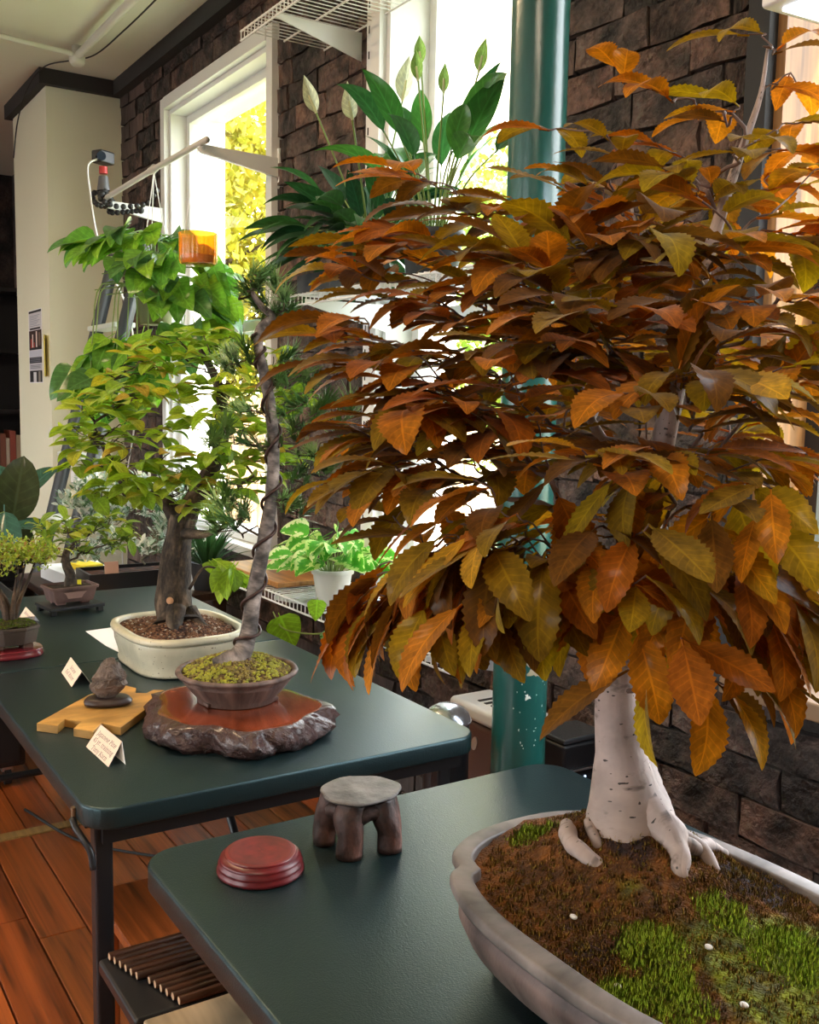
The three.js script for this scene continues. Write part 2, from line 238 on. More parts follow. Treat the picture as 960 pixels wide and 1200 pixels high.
struct('ceiling', bspan(XL - .2, XO, YC, YC + .2, ZF - .2, ZB + .2), M.ceil);
struct('trim_1', bspan(XW - .055, XW + .005, YC - .075, YC - .001, ZC, ZB - .01), M.dark);
{ // boxed-in chase in the corner
  const c = struct('wall_corner', bspan(1.272, XW + .01, 0, YC - .07, -6.06, ZC), M.plaster);
  struct('trim_2', merge([bspan(1.235, XW - .056, YC - .075, YC - .001, -6.10, ZC + .035)]), M.dark);
}
{ // floor: a slab with boards of their own on it, and a pale threshold strip
  const f = struct('floor', bspan(XL, XW, -.12, -.02, ZF, ZB), M.dark), rnd = RNG(21), w = .122, sub = struct('ground_slab', bspan(XL - .2, XO, -.3, -.121, ZF - .2, ZB + .2), M.dark);
  for (let i = 0; i < 38; i++) for (const [za, zb] of [[-8, -3.255], [-3.20, 1.6]]) {
    const x1 = XW - i * w, x0 = x1 - w; if (x0 < -3) continue; let z = zb;
    while (z > za + .05) { let z0 = Math.max(za, z - (1.5 + rnd() * 1.6)); if (z0 - za < .5) z0 = za; const g = rbox(w - .004, .022, z - z0 - .004, .0025, 0, 0, 0, 1); const o = part('floor_board', g, M.wood[Math.floor(rnd() * 6)], f); const uv = g.attributes.uv, du = rnd(), dv = rnd(); for (let k = 0; k < uv.count; k++) uv.setXY(k, uv.getX(k) + du, uv.getY(k) + dv); o.position.set((x0 + x1) / 2, -.012 + (rnd() - .5) * .001, (z + z0) / 2); z = z0; }
  }
  part('threshold_strip', rbox(4.6, .026, .05, .003, -.66, -.011, -3.2275), M.strip, f);
}
function windowUnit(n, [z0, z1, y0, y1], { casing, jamb, sashM, sashX, meet, stile = .036, railM, board }) {
  const w = struct(`window_${n}`, null), c = .05, t = .02;
  if (casing) { for (const [a, b] of [[z0 - c, z0], [z1, z1 + c]]) part('window_casing', bspan(XW - .035, XW + .02, y0 - .02, y1 + c, a, b), casing, w); part('window_casing', bspan(XW - .04, XW + .02, y1, y1 + c, z0 + .001, z1 - .001), casing, w); }
  part('window_jamb', bspan(XW - .01, XO, y0 + .001, y1 - .001, z0, z0 + t), jamb, w); part('window_jamb', bspan(XW - .01, XO, y0 + .001, y1 - .001, z1 - t, z1), jamb, w);
  part('window_head', bspan(XW - .01, XO, y1 - t, y1, z0 + t, z1 - t), jamb, w);
  part('window_sill', rbox(XO - XW + .06, .035, z1 - z0 + .06, .005, (XW - .05 + XO) / 2 + .01, y0 - .005, (z0 + z1) / 2), board || casing || jamb, w);
  const a = z0 + t, b = z1 - t, lo = y0 + .015, hi = y1 - t;
  const sash = (ya, yb, x, m) => { const s = part('window_sash', merge([bspan(x, x + .04, ya, yb, a, a + stile), bspan(x, x + .04, ya, yb, b - stile, b), bspan(x, x + .04, ya, ya + stile, a + stile, b - stile), bspan(x, x + .04, yb - stile, yb, a + stile, b - stile)]), m, w); part('pane', bspan(x + .017, x + .022, ya + stile - .005, yb - stile + .005, a + stile - .005, b - stile + .005), M.glass, s); };
  if (railM) part('meeting_rail', bspan(sashX - .012, sashX + .046, meet - .012, meet + .05, a, b), railM, w); sash(meet, hi, sashX, sashM); sash(lo, meet + stile, sashX - .045, sashM); return w;
}
M.orangeWood = mat([.72, .34, .11], .5, { map: rep(T.grain, 3, .8) });
windowUnit(1, openings[0], { casing: M.white, jamb: M.white, sashM: M.white, railM: M.frameGreen, sashX: XW + .065, meet: 1.64 });
windowUnit(2, openings[1], { casing: M.white, jamb: M.white, sashM: M.white, sashX: XW + .13, meet: 1.62 });
windowUnit(3, openings[2], { casing: M.dark, jamb: M.orangeWood, sashM: M.blackMetal, sashX: XW + .16, meet: 1.62, board: mat([.25, .15, .08], .5) });

// ---------------------------------------------------------------- outside
struct('ground_yard', bspan(XO, 60, -.6, -.4, -50, 25), mat([.22, .24, .10], .95));
{
  const fence = thing('garden_fence', 'sunlit peach board fence outside the window beyond the hanging pothos', 'fence', [4.2, -.4, -9.6]);
  const fm = mat([.80, .52, .30], .8, { map: rep(T.grain, 2, .5) });
  for (let i = 0; i < 34; i++) part('fence_board', box(.135, 1.75 + .02 * (i % 3), .02, -1.9 + i * .14, .9, 0), fm, fence);
  part('rail', box(4.8, .09, .04, .4, .45, -.035), fm, fence); part('rail', box(4.8, .09, .04, .4, 1.4, -.035), fm, fence);
  const neighbourHouse = thing('neighbour_house', 'pale sunlit house with a brick end seen washed out through the middle window', 'house', [9.25, -.4, -14.1]);  // neighbouring house beyond the yard, not a garden building
  part('wall', box(2.6, 8.5, 3, 0, 4.25, 0), mat([.85, .72, .58], .9), neighbourHouse);
  part('brick_end', box(.42, 8.5, .1, -1.09, 4.25, 1.55), mat([.5, .2, .14], .9, { map: rep(T.brick, 2) }), neighbourHouse); part('roof', box(3, .15, 3.4, 0, 8.58, 0), mat([.5, .1, .07], .8), neighbourHouse);
  const wn = part('window', box(.8, 1.2, .08, .5, 3.6, 1.5), M.white, neighbourHouse); part('pane', box(.66, 1.06, .02, .5, 3.6, 1.545), mat([.2, .25, .3], .1), wn);
  // trees with yellowing crowns
  const blade = leafGeo({ w: .34, rows: 2, cols: 2, stalk: 0, curl: .4 });
  function yardTree(label, pos, h, r, n, cols, seed) {
    const t = thing('yard_tree', label, 'tree', pos), rnd = RNG(seed), tk = [[0, 0, 0], [.05, h * .3, .02], [-.05, h * .6, 0], [.03, h * .92, .05]];
    part('trunk', sweep(tk, [.13, .10, .06, .02], 12, 8), mat([.10, .075, .05], .9), t);
    for (let i = 0; i < 7; i++) { const a = i * 2.4, y = h * (.3 + .08 * i); part('branch', sweep([[0, y, 0], [Math.cos(a) * r * .4, y + .3, Math.sin(a) * r * .4], [Math.cos(a) * r * .8, y + .6, Math.sin(a) * r * .8]], [.05, .03, .01], 6, 5), mat([.10, .075, .05], .9), t); }
    const m = mat([1, 1, 1], 1, { side: THREE.DoubleSide, transmission: .35, thickness: 0 }), im = new THREE.InstancedMesh(blade, m, n), c = new THREE.Color();
    for (let i = 0; i < n; i++) { let p; do { p = V(rnd() * 2 - 1, rnd() * 2 - 1, rnd() * 2 - 1); } while (p.lengthSq() > 1); const k = .75 + .5 * n3(p.x * 2.3 + seed, p.y * 2.3, p.z * 2.3); p.multiplyScalar(k * 1.1); const q = orient(V(rnd() - .5, rnd() - .8, rnd() - .5), V(rnd() - .5, 1, rnd() - .5), 0).scale(V(1, 1, 1).multiplyScalar(.09 + .07 * rnd())).setPosition(p.x * r, h * .62 + p.y * h * .46, p.z * r); im.setMatrixAt(i, q); const w = rnd(); c.setRGB(lerp(cols[0][0], cols[1][0], w), lerp(cols[0][1], cols[1][1], w), lerp(cols[0][2], cols[1][2], w)); im.setColorAt(i, c); }
    im.name = 'crown'; im.userData.kind = 'stuff'; t.add(im);
  }
  const Y = [[.46, .40, .010], [.28, .34, .02]], Y2 = [[.50, .40, .006], [.36, .38, .012]];
  yardTree('yellow autumn tree filling the upper half of the far window', [4.4, -.4, -11.8], 5.8, 2.0, 19000, Y2, 3);
  yardTree('yellow green tree low beside the fence outside the far window', [3.2, -.4, -11.0], 3.4, 1.3, 9000, Y, 4);
  yardTree('tall yellow green tree at the inner edge of the far window', [5.2, -.4, -16.5], 7.4, 2.6, 18000, Y, 5);
  yardTree('light green tree showing beside the green pole in the middle window', [8.0, -.4, -9.6], 5.0, 1.5, 8000, [[.42, .50, .04], [.22, .38, .03]], 6);
}
// ---------------------------------------------------------------- lamps
function unseenCeilingLamp(label, x, z, len, w, power, color) {  // ceiling lamps that all hang out of view
  const t = thing('unseen_ceiling_lamp', label, 'ceiling lamp', [x, YC, z]); part('housing', rbox(w + .04, .05, len + .04, .006, 0, -.026, 0), M.white, t);
  part('lamp_diffuser', box(w, .006, len, 0, -.054, 0), mat([.9, .9, .9], .6, { emissive: new THREE.Color(color), emissiveIntensity: 1.2 }), t);
  const l = new THREE.RectAreaLight(color, power, w, len); l.position.set(0, -.062, 0); l.rotation.x = -Math.PI / 2; t.add(l);
}
unseenCeilingLamp('unseen long ceiling lamp placed to light the aisle beside the tables', .08, -2.7, 1.2, .12, LAMP * 4.6, 0xffdcb0);  // out of view, placed to light the aisle floor and table side
unseenCeilingLamp('added fill lamp on the ceiling, out of view over the front of the room', -.5, .2, 1.2, .24, LAMP * 1.8, 0xffe6c8);  // added fill, out of view, brightens the camera side of the room
unseenCeilingLamp('added fill lamp on the ceiling, out of view by the far bookshelf', -.9, -5.4, 1.2, .2, LAMP * .5, 0xffdcb0);  // added fill, out of view, brightens the far end of the room
{ // slim grow light over the beech
  const t = thing('grow_light', 'white slim lamp panel hanging above the copper beech, at the edge of the frame', 'grow light', [1.36, 1.912, -.62], R(-4));
  part('housing', rbox(.48, .022, .60, .006, 0, 0, 0), M.white, t);
  part('lamp_diffuser', box(.44, .004, .56, 0, -.0135, 0), mat([.9, .9, .9], .6, { emissive: new THREE.Color(0xe8f2ff), emissiveIntensity: 1.5 }), t);
  for (const [x, z] of [[-.2, -.26], [.2, -.26], [-.2, .26], [.2, .26]]) part('hanging_wire', rod([x, .01, z], [x, YC - 1.912 - .001, z], .0012, 5), M.steel, t);
  const l = new THREE.RectAreaLight(0xe4f0ff, GROW, .44, .56); l.position.set(0, -.018, 0); l.rotation.x = -Math.PI / 2; t.add(l);
}
// ---------------------------------------------------------------- green pole, ceiling pipes
{ const t = thing('support_pole', 'worn green painted iron pole with chipped patches standing between the tables and the window wall', 'pole', [1.25, 0, -1.52]);
  part('shaft', tube([[0, .012, 0], [0, .7, 0], [0, 1.4, 0], [0, 2.1, 0], [0, YC - .01, 0]], .0535, 40), M.pole, t); part('base_flange', cyl(.09, .085, .012, 32, 0, .008, 0), M.pole, t);
  { const pm = (seed, a0, y0, w, h) => { const o = t => { const k = 1 + .35 * Math.sin(3 * t + seed) + .2 * Math.sin(7 * t + 2 * seed); return [w * k * Math.cos(t), h * k * Math.sin(t)]; }, pos = [], idx = []; for (let i = 0; i <= 4; i++) for (let j = 0; j <= 28; j++) { const [x, y] = o(j / 28 * 6.2832), a = a0 + x * i / 4 / .0538; pos.push(.0538 * Math.sin(a), y0 + y * i / 4, .0538 * Math.cos(a)); } for (let i = 0; i < 4; i++) for (let j = 0; j < 28; j++) { const q = i * 29 + j; idx.push(q, q + 29, q + 1, q + 1, q + 29, q + 30); } const g = new THREE.BufferGeometry(); g.setAttribute('position', new THREE.Float32BufferAttribute(pos, 3)); g.setAttribute('uv', new THREE.Float32BufferAttribute(pos.filter((_, i) => i % 3 < 2), 2)); g.setIndex(idx); g.computeVertexNormals(); return g; };
    const bare = mat([.40, .33, .20], .75, { side: THREE.DoubleSide }), chip = mat([.72, .74, .66], .7, { side: THREE.DoubleSide }), r = RNG(29); part('chipped_patch', pm(1, -.25, .915, .020, .028), bare, t, 'bare rubbed patch'); part('chipped_patch', pm(4, -.05, .865, .016, .012), bare, t, 'bare rubbed patch'); part('chipped_patch', pm(2, -.40, .815, .005, .005), chip, t); for (let k = 0; k < 22; k++) part('paint_chip', pm(k, -.9 + 1.4 * r(), .70 + .16 * r(), .0008 + .0016 * r() * r(), .001 + .0018 * r() * r()), chip, t); } }
{ const m = mat([.66, .64, .56], .6), y = 2.905;
  const t = thing('ceiling_pipe', 'pale painted sprinkler pipe with a round fitting running under the ceiling', 'pipe', [0, 0, 0]);
  part('pipe', tube([[1.309, y, -4.86], [1.309, y, -2.2], [1.309, y, 3.19]], .017, 14), m, t); part('fitting', lathe([[0, -.040], [.026, -.040], [.036, -.024], [.036, .0], [.024, .016], [.024, .044], [0, .044]], 24).translate(1.309, y, -4.88), m, t);
  part('pipe_branch', tube([[1.28, y, -4.86], [.9, y, -4.80], [-2, y, -4.5]], .012, 10), m, t);
  const c = thing('ceiling_cable', 'thin dark cable looping beside the ceiling pipe and over the corner chase', 'cable', [0, 0, 0]);
  part('cable', tube(curve([[1.40, 2.925, -3.9], [1.38, 2.90, -4.4], [1.37, 2.91, -4.85], [1.33, 2.935, -5.05], [1.25, 2.935, -5.20], [1.225, 2.90, -5.45], [1.24, 2.80, -5.8], [1.262, 2.66, -6.02]], 40), .0035, 6), M.dark, c); }

// ---------------------------------------------------------------- wire shelving on the wall
function wireShelf(label, z0, z1, y, n, brackets) {
  const t = thing('wire_shelf', label, 'wire shelf', [0, y, 0]), x0 = XW - .31, x1 = XW - .015, m = M.whiteMetal;
  for (const x of [x0, XW - .16, x1]) part('rail', rod([x, 0, z0], [x, 0, z1], .0032, 8), m, t);
  part('front_lip', rod([x0, -.028, z0], [x0, -.028, z1], .0032, 8), m, t);
  const w = rod([x0, .004, 0], [x1, .004, 0], .0017, 5), l = rod([x0, .004, 0], [x0 - .0005, -.028, 0], .0017, 5), wl = merge([w, l]);
  for (let i = 0; i <= n; i++) { const o = part('wire', wl, m, t); o.position.z = lerp(z0 + .003, z1 - .003, i / n); }
  const br = new THREE.ExtrudeGeometry(new THREE.Shape([[0, 0], [-.29, 0], [-.29, -.014], [0, -.085]].map(p => new THREE.Vector2(...p))), { depth: .004, bevelEnabled: false });
  for (const z of brackets) part('bracket', br.clone().translate(XW - .012, -.012, z), m, t);
}
wireShelf('white wire shelf above the middle window, its slender wires seen from below', -3.10, -1.5, 2.52, 62, [-2.86]);
wireShelf('white wire shelf in front of the middle window carrying the peace lilies', -2.74, -1.62, 1.675, 44, [-2.66]);
wireShelf('low white wire shelf below the windows carrying the variegated pothos', -3.32, -1.885, .775, 56, [-2.86, -2.0]);
{ const t = thing('shelf_standard', 'slotted white upright rail screwed to the bricks beside the middle window', 'shelf standard', [XW - .006, 0, -2.80]);
  part('rail', bspan(-.012, .004, .9, 2.7, -.014, .014), M.whiteMetal, t); for (let i = 0; i < 22; i++) part('slot', box(.002, .022, .005, -.0125, 1.0 + i * .075, 0), M.dark, t); }
// brackets and rod for hanging plants
function armBracket(label, z, y) { const t = thing('wall_bracket', label, 'bracket', [XW, y, z]); part('arm', new THREE.ExtrudeGeometry(new THREE.Shape([[.0, .005], [-.30, .012], [-.312, .0], [-.30, -.014], [0, -.062]].map(p => new THREE.Vector2(...p))), { depth: .014, bevelEnabled: true, bevelSize: .0015, bevelThickness: .0015, bevelSegments: 1 }).translate(-.002, 0, -.007), M.whiteMetal, t); part('wall_plate', box(.012, .12, .03, -.006, -.02, 0), M.whiteMetal, t); part('bolt', cyl(.006, .006, .022, 12).rotateX(Math.PI / 2).translate(-.298, -.001, .0), M.steel, t); }
armBracket('white shelf bracket arm crossing the glass of the far window', -3.46, 2.235); armBracket('white shelf bracket arm beside the corner chase, wrapped by the camera tripod', -4.62, 2.220);
{ const t = thing('hanging_rod', 'pale metal rod spanning the two bracket arms, plants hanging below', 'rod'); part('tube', tube([[1.345, 2.252, -3.40], [1.345, 2.250, -3.95], [1.345, 2.236, -4.68]], .011, 14), mat([.62, .60, .55], .4), t); part('collar', tube([[1.345, 2.2505, -3.93], [1.345, 2.2495, -3.99]], .014, 14), mat([.62, .60, .55], .4), t); }
{ // small camera on a bendy tripod
  const t = thing('webcam', 'small black camera on a red and grey ball head clamped to the rod', 'camera', [1.345, 2.25, -4.62]);
  part('body', rbox(.085, .055, .06, .008, .0, .165, .0).rotateY(.5), M.blackMetal, t); part('lens', cyl(.02, .02, .02, 20).rotateX(Math.PI / 2).translate(-.02, .163, .035), mat([.02, .03, .05], .1), t);
  part('ball_head', cyl(.028, .02, .06, 18, 0, .055, 0), mat([.10, .10, .11], .4), t); part('collar', cyl(.018, .018, .03, 18, 0, .112, 0), mat([.5, .03, .03], .4), t);
  const leg = (pts) => { const c = curve(pts, 14), g = c.map((p, i) => new THREE.SphereGeometry(i === 14 ? .016 : .0125, 10, 8).translate(p.x, p.y, p.z)); part('leg', merge(g), M.blackMetal, t); };
  leg([[.0, .02, .02], [-.03, -.02, .05], [.02, -.05, .08], [.10, -.045, .10], [.17, -.02, .10], [.2, .03, .11]]); leg([[0, .02, -.01], [-.04, .01, -.03], [-.03, -.035, -.01], [.01, -.04, .0], [.02, -.01, .03], [-.02, .0, .04]]); leg([[.01, .02, 0], [.05, -.02, -.03], [.03, -.06, -.02], [.09, -.06, .02], [.15, -.05, .05]]);
  const c = thing('camera_cord', 'thin white cord drooping from the small camera in front of the corner chase', 'cord'); part('cord', tube(curve([[1.32, 2.405, -4.60], [1.27, 2.37, -4.58], [1.275, 2.25, -4.58], [1.32, 2.0, -4.58], [1.45, 1.75, -4.62], [1.55, 1.3, -4.85], [1.56, .8, -5.1], [1.58, .02, -5.15]], 40), .0042, 6), M.white, c); }
{ // ribbed amber jar on a clear line
  const t = thing('hanging_jar', 'ribbed amber glass jar hanging in front of the far window', 'jar', [1.345, 1.84, -3.485]);
  const am = mat([1, .68, .16], .08, { transmission: .85, thickness: 0, ior: 1.45 });
  part('jar', ringBody(t => { const r = .066 + .0016 * Math.cos(t * 26); return [r * Math.cos(t), r * Math.sin(t)]; }, [[-9, 0], [-.012, 0], [-.002, .008], [0, .02], [0, .10], [.002, .108], [-.002, .111], [-.006, .10], [-.006, .03]], 104), am, t);
  part('syrup', cyl(.058, .058, .03, 32, 0, .018, 0), mat([.42, .12, .02], .15), t); for (let k = 0; k < 3; k++) part('hanging_line', rod([.064 * Math.cos(k * 2.1), .108, .064 * Math.sin(k * 2.1)], [0, .40, 0], .0012, 4), mat([.9, .9, .9], .3), t); }

// ---------------------------------------------------------------- things on the corner chase, ladder, far shelf
{ const t = thing('wall_flyer', 'narrow printed flyer with a photo strip taped to the plaster chase', 'flyer', [1.271, 1.625, -5.64]); part('sheet', box(.001, .385, .30), mat([.9, .9, .88], .8), t);
  part('print', new THREE.PlaneGeometry(.28, .375).rotateY(-Math.PI / 2).translate(-.0009, 0, 0), mat([1, 1, 1], .8, { map: canvasTex(256, 384, (g, w, h) => { g.fillStyle = '#cfcdd0'; g.fillRect(0, 0, w, h); g.fillStyle = '#222'; g.fillRect(0, 0, w, 12); g.fillStyle = '#8f93a4'; for (let i = 0; i < 7; i++) g.fillRect(20, 26 + i * 9, 205 - 30 * (i % 3), 3); g.fillStyle = '#1c1c22'; g.fillRect(20, 92, 210, 9); g.fillStyle = '#3c2a26'; g.fillRect(0, 106, w, 92); g.fillStyle = '#a83c30'; g.fillRect(30, 150, 30, 48); g.fillRect(96, 170, 20, 28); g.fillStyle = '#e3d3c4'; g.fillRect(64, 126, 20, 70); g.fillRect(140, 112, 24, 84); g.fillStyle = '#6d5a4c'; g.fillRect(190, 120, 40, 70); g.fillStyle = '#26262a'; g.fillRect(0, 198, w, 12); g.fillStyle = '#c5c8d6'; g.fillRect(0, 214, w, 34); g.fillStyle = '#3a3c44'; g.fillRect(0, 250, w, 32); g.fillStyle = '#9b9daa'; for (let i = 0; i < 3; i++) g.fillRect(20, 256 + i * 8, 200, 2); g.fillStyle = '#b9bac4'; g.fillRect(0, 286, w, 30); g.fillStyle = '#444'; for (let i = 0; i < 3; i++) g.fillRect(16, 292 + i * 7, 210, 2); g.fillStyle = '#18181c'; g.fillRect(0, 322, w, 62); g.fillStyle = '#d8d8da'; g.fillRect(78, 330, 60, 54); g.fillStyle = '#8c8478'; g.fillRect(180, 326, 40, 58); }) }), t);
  const n = thing('yellow_note', 'curled yellow paper stuck at the lit edge of the plaster chase', 'note', [1.269, 1.57, -5.40]); part('sheet', sweepSheet(.10, .21), mat([.85, .72, .10], .8, { side: THREE.DoubleSide }), n); }
function sweepSheet(w, h) { const g = new THREE.PlaneGeometry(w, h, 4, 8).rotateY(-Math.PI / 2), p = g.attributes.position; for (let i = 0; i < p.count; i++) p.setX(i, p.getX(i) - .02 * Math.pow((p.getZ(i) / w + .5), 2)); g.computeVertexNormals(); return g; }
{ const t = thing('step_ladder', 'dark folding ladder with pale treads leaning by the plaster chase behind the pothos', 'ladder');
  for (const z of [-4.78, -4.36]) part('rail', tube([[.93, .02, z], [1.44, 2.02, z]], .03, 4), mat([.035, .04, .042], .5), t);
  for (let i = 0; i < 6; i++) part('tread', rbox(.09, .022, .42, .004, .93 + .51 * (i + .8) / 7, .02 + 2 * (i + .8) / 7, -4.57), mat([.62, .66, .58], .6), t); part('hinge_cap', rbox(.10, .06, .07, .01, 1.165, 1.03, -4.34), M.white, t); }
{ const t = thing('bookshelf', 'tall black bookcase in the shade beyond the chase', 'bookcase', [1.15, 0, -7.3]); const b = M.blackMetal;
  part('side_panel', bspan(-.5, -.47, 0, 2.1, -.16, .16), b, t); part('side_panel', bspan(.45, .48, 0, 2.1, -.16, .16), b, t); part('back_panel', bspan(-.47, .45, .02, 2.08, -.16, -.14), b, t); for (let i = 0; i < 6; i++) part('shelf', bspan(-.47, .45, .04 + .4 * i, .065 + .4 * i, -.14, .15), b, t);
  let x = 1.27; [['dark red', [.25, .05, .03], .036, .25], ['black', [.02, .02, .022], .028, .22], ['maroon', [.14, .05, .035], .04, .27], ['reddish brown', [.22, .08, .05], .034, .24], ['cream', [.5, .42, .32], .022, .21], ['brick red', [.30, .07, .045], .038, .26], ['tan', [.4, .3, .2], .03, .23]].forEach(([nm, c, w, h], i) => { const o = thing('book', `${nm} book standing upright on the filled shelf of the shaded black bookcase`, 'book', [x + w / 2, .866, -7.3], 0, 'books in the black bookcase'); part('cover', rbox(w, h, .2, .003, 0, h / 2, .02), mat(c, .7), o); part('pages', box(w - .005, h - .008, .19, 0, h / 2, .0205), mat([.6, .55, .45], .9), o); x += w + .002; }); }

// ---------------------------------------------------------------- the two folding tables
function foldTable(label, pos, len, centre, back = .16) { // long axis along z, from z = 0 to -len; width .76
  const t = thing('folding_table', label, 'table', pos), W = .755, th = .036;
  const slab = (z0, z1, rounds) => { const s = new THREE.Shape(), r = .055, a = -z0, b = -z1, w = W; // shape in x, -z
    s.moveTo(rounds[0] ? r : 0, a); s.lineTo(rounds[0] ? w - r : w, a); if (rounds[0]) s.absarc(w - r, a + r, r, -Math.PI / 2, 0, false); s.lineTo(w, rounds[1] ? b - r : b); if (rounds[1]) s.absarc(w - r, b - r, r, 0, Math.PI / 2, false); s.lineTo(rounds[1] ? r : 0, b); if (rounds[1]) s.absarc(r, b - r, r, Math.PI / 2, Math.PI, false); s.lineTo(0, rounds[0] ? a + r : a); if (rounds[0]) s.absarc(r, a + r, r, Math.PI, Math.PI * 1.5, false);
    const g = new THREE.ExtrudeGeometry(s, { depth: th - .008, bevelEnabled: true, bevelThickness: .004, bevelSize: .004, bevelSegments: 3, bevelOffset: -.004, curveSegments: 10 }); g.rotateX(-Math.PI / 2).translate(0, .74 - th + .004, 0); return planarUV(toCreasedNormals(g, .6)); };
  if (centre) { part('tabletop', slab(0, -len / 2 + .0015, [1, 0]), M.top, t); part('tabletop', slab(-len / 2 - .0015, -len, [0, 1]), M.top, t); } else part('tabletop', slab(0, -len, [1, 1]), M.top, t);
  part('apron', bspan(.03, W - .03, .672, .7035, -.045, -.03), M.blackMetal, t); part('apron', bspan(.03, .045, .672, .7035, -len + .04, -.04), M.blackMetal, t); part('apron', bspan(W - .045, W - .03, .672, .7035, -len + .04, -.04), M.blackMetal, t);
  const leg = rbox(.030, .70, .030, .006, 0, .352, 0); for (const x of [.035, W - .06]) for (const z of [-.055, -len + back]) { const o = part('leg', leg, M.blackMetal, t); o.position.set(x, 0, z); const f = part('foot_cap', rbox(.036, .02, .036, .005, 0, .011, 0), M.dark, o); }
  for (const z of [-.055, -len + back]) part('crossbar', rod([.045, .22, z], [W - .065, .22, z], .011, 10), M.blackMetal, t);
  for (const z of [-.055, -len + back]) part('brace', rod([W / 2, .22, z], [W / 2, .69, z < -.5 ? -len + .6 : -.5], .009, 8), M.blackMetal, t);
  return t;
}
const tableA = foldTable('dark green black folding table holding the pine and the white pot bonsai', [.405, 0, -1.518], 1.79, true);
{ const l = part('latch_lever', tube(curve([[-.022, .696, -.075], [-.02, .685, -.06], [-.015, .675, -.045], [-.006, .655, -.03], [-.004, .628, -.022]], 14), .0055, 8), M.blackMetal, tableA, 'bent steel latch lever'); part('latch_pin', cyl(.005, .005, .026, 12, -.018, .70, -.078), mat([.3, .2, .12], .4, { metalness: .8 }), l); l.position.set(.016, .010, 0); part('latch_mount', rbox(.026, .014, .022, .003, .004, .692, -.06), M.blackMetal, l); }
foldTable('dark pebbled folding table under the copper beech, nearest the camera', [.425, 0, .47], 1.815, false, .62);

// low stand with rolled bamboo under the tables
{ const t = thing('low_stand', 'low black stand holding the bamboo sticks beside the table legs', 'stand'); part('top', rbox(.44, .022, .185, .006, .636, .489, -1.427), M.blackMetal, t); for (const [x, z] of [[.475, -1.355], [.835, -1.355], [.475, -1.50], [.835, -1.50]]) part('leg', rbox(.025, .478, .025, .004, x, .239, z), M.blackMetal, t);
  const bm = [mat([.10, .036, .016], .35, { map: rep(T.grain, 2, 2) }), mat([.065, .025, .013], .35, { map: rep(T.grain, 2, 2) })], pith = mat([.62, .40, .25], .8);
  const st = tube([[0, 0, 0], [.07, .0, 0], [.075, .0, 0], [.08, .0, 0], [.2, 0, 0], [.24, 0, 0]], [.0069, .0069, .0075, .0069, .0069, .0069], 12), pg = cyl(.0052, .0052, .001, 12).rotateZ(Math.PI / 2);
  const rnd = RNG(41), where = ['nearest the table leg', 'second', 'third', 'fourth', 'fifth', 'nearest the pale stool']; let n = 0;
  for (let b = 0; b < 2; b++) for (let i = 0; i < 6; i++) { const z = -1.508 + b * .094 + i * .0145 + .004, x = (b ? .462 : .430) + i * .004; const o = thing('bamboo_stick', i === 0 || i === 5 ? `dark bamboo stick of the ${b ? 'nearer' : 'farther'} bundle, the one ${where[i]}` : `dark bamboo stick, ${where[i]} from the table leg in the ${b ? 'nearer' : 'farther'} bundle`, 'bamboo stick', [x, .5075, z], (rnd() - .5) * .03, 'bamboo sticks on the low stand'); part('stick', st, bm[(i + b) % 2], o); part('pith', pg, pith, o); } }
{ const t = thing('pale_stool', 'pale wooden stool top showing under the table edge below the bamboo', 'stool', [0, 0, 0]); part('seat', rbox(.34, .024, .24, .004, .575, .532, -1.145), mat([.78, .58, .36], .5, { map: rep(T.grain, 2, 2) }), t); for (const [x, z] of [[.43, -1.05], [.72, -1.05], [.43, -1.24], [.72, -1.24]]) part('leg', rbox(.03, .52, .03, .004, x, .261, z), mat([.7, .5, .3], .5), t); }
{ const t = thing('brown_stool', 'reddish brown wooden stool top under the table behind the bamboo sticks', 'stool', [0, 0, 0]); part('seat', rbox(.22, .022, .25, .004, .615, .425, -1.75), M.wood[1], t); for (const [x, z] of [[.53, -1.85], [.70, -1.85], [.53, -1.66], [.70, -1.66]]) part('leg', rbox(.03, .414, .03, .004, x, .2075, z), M.wood[3], t); }
{ const t = thing('rolling_cabinet', 'black rolling cabinet on casters standing beyond the end of the table', 'cabinet', [0, 0, 0]); part('body', rbox(.62, .60, .5, .01, .445, .375, -3.88), M.blackMetal, t); for (const [x, z] of [[.70, -3.68], [.20, -3.68], [.70, -4.08], [.2, -4.08]]) { const c = part('caster', cyl(.03, .03, .022, 20).rotateZ(Math.PI / 2).translate(x, .0305, z), M.dark, t); part('fork', rbox(.04, .03, .03, .004, x, .064, z), M.steel, c); } for (let i = 0; i < 3; i++) { const d = part('drawer', rbox(.58, .17, .014, .004, .445, .18 + i * .19, -3.628), M.blackMetal, t); part('handle', rbox(.12, .012, .014, .003, .445, .22 + i * .19, -3.616), M.steel, d); } }
{ const t = thing('side_table', 'low dark wooden table beyond the end of the folding table, plants on it', 'table', [0, 0, 0]); part('top', rbox(.60, .03, .72, .005, 1.15, .655, -3.80), M.darkWood, t); for (const [x, z] of [[.88, -3.48], [1.42, -3.48], [.88, -4.12], [1.42, -4.12]]) part('leg', rbox(.04, .64, .04, .004, x, .32, z), M.darkWood, t); }
{ const t = thing('floor_cable', 'thin black cable lying on the boards under the tables', 'cable'); part('cable', tube(curve([[.70, .006, -3.4], [.8, .006, -3.05], [1.0, .006, -2.8], [1.2, .006, -2.6], [1.35, .006, -2.2], [1.42, .006, -1.95]], 30), .0045, 6), M.dark, t); }
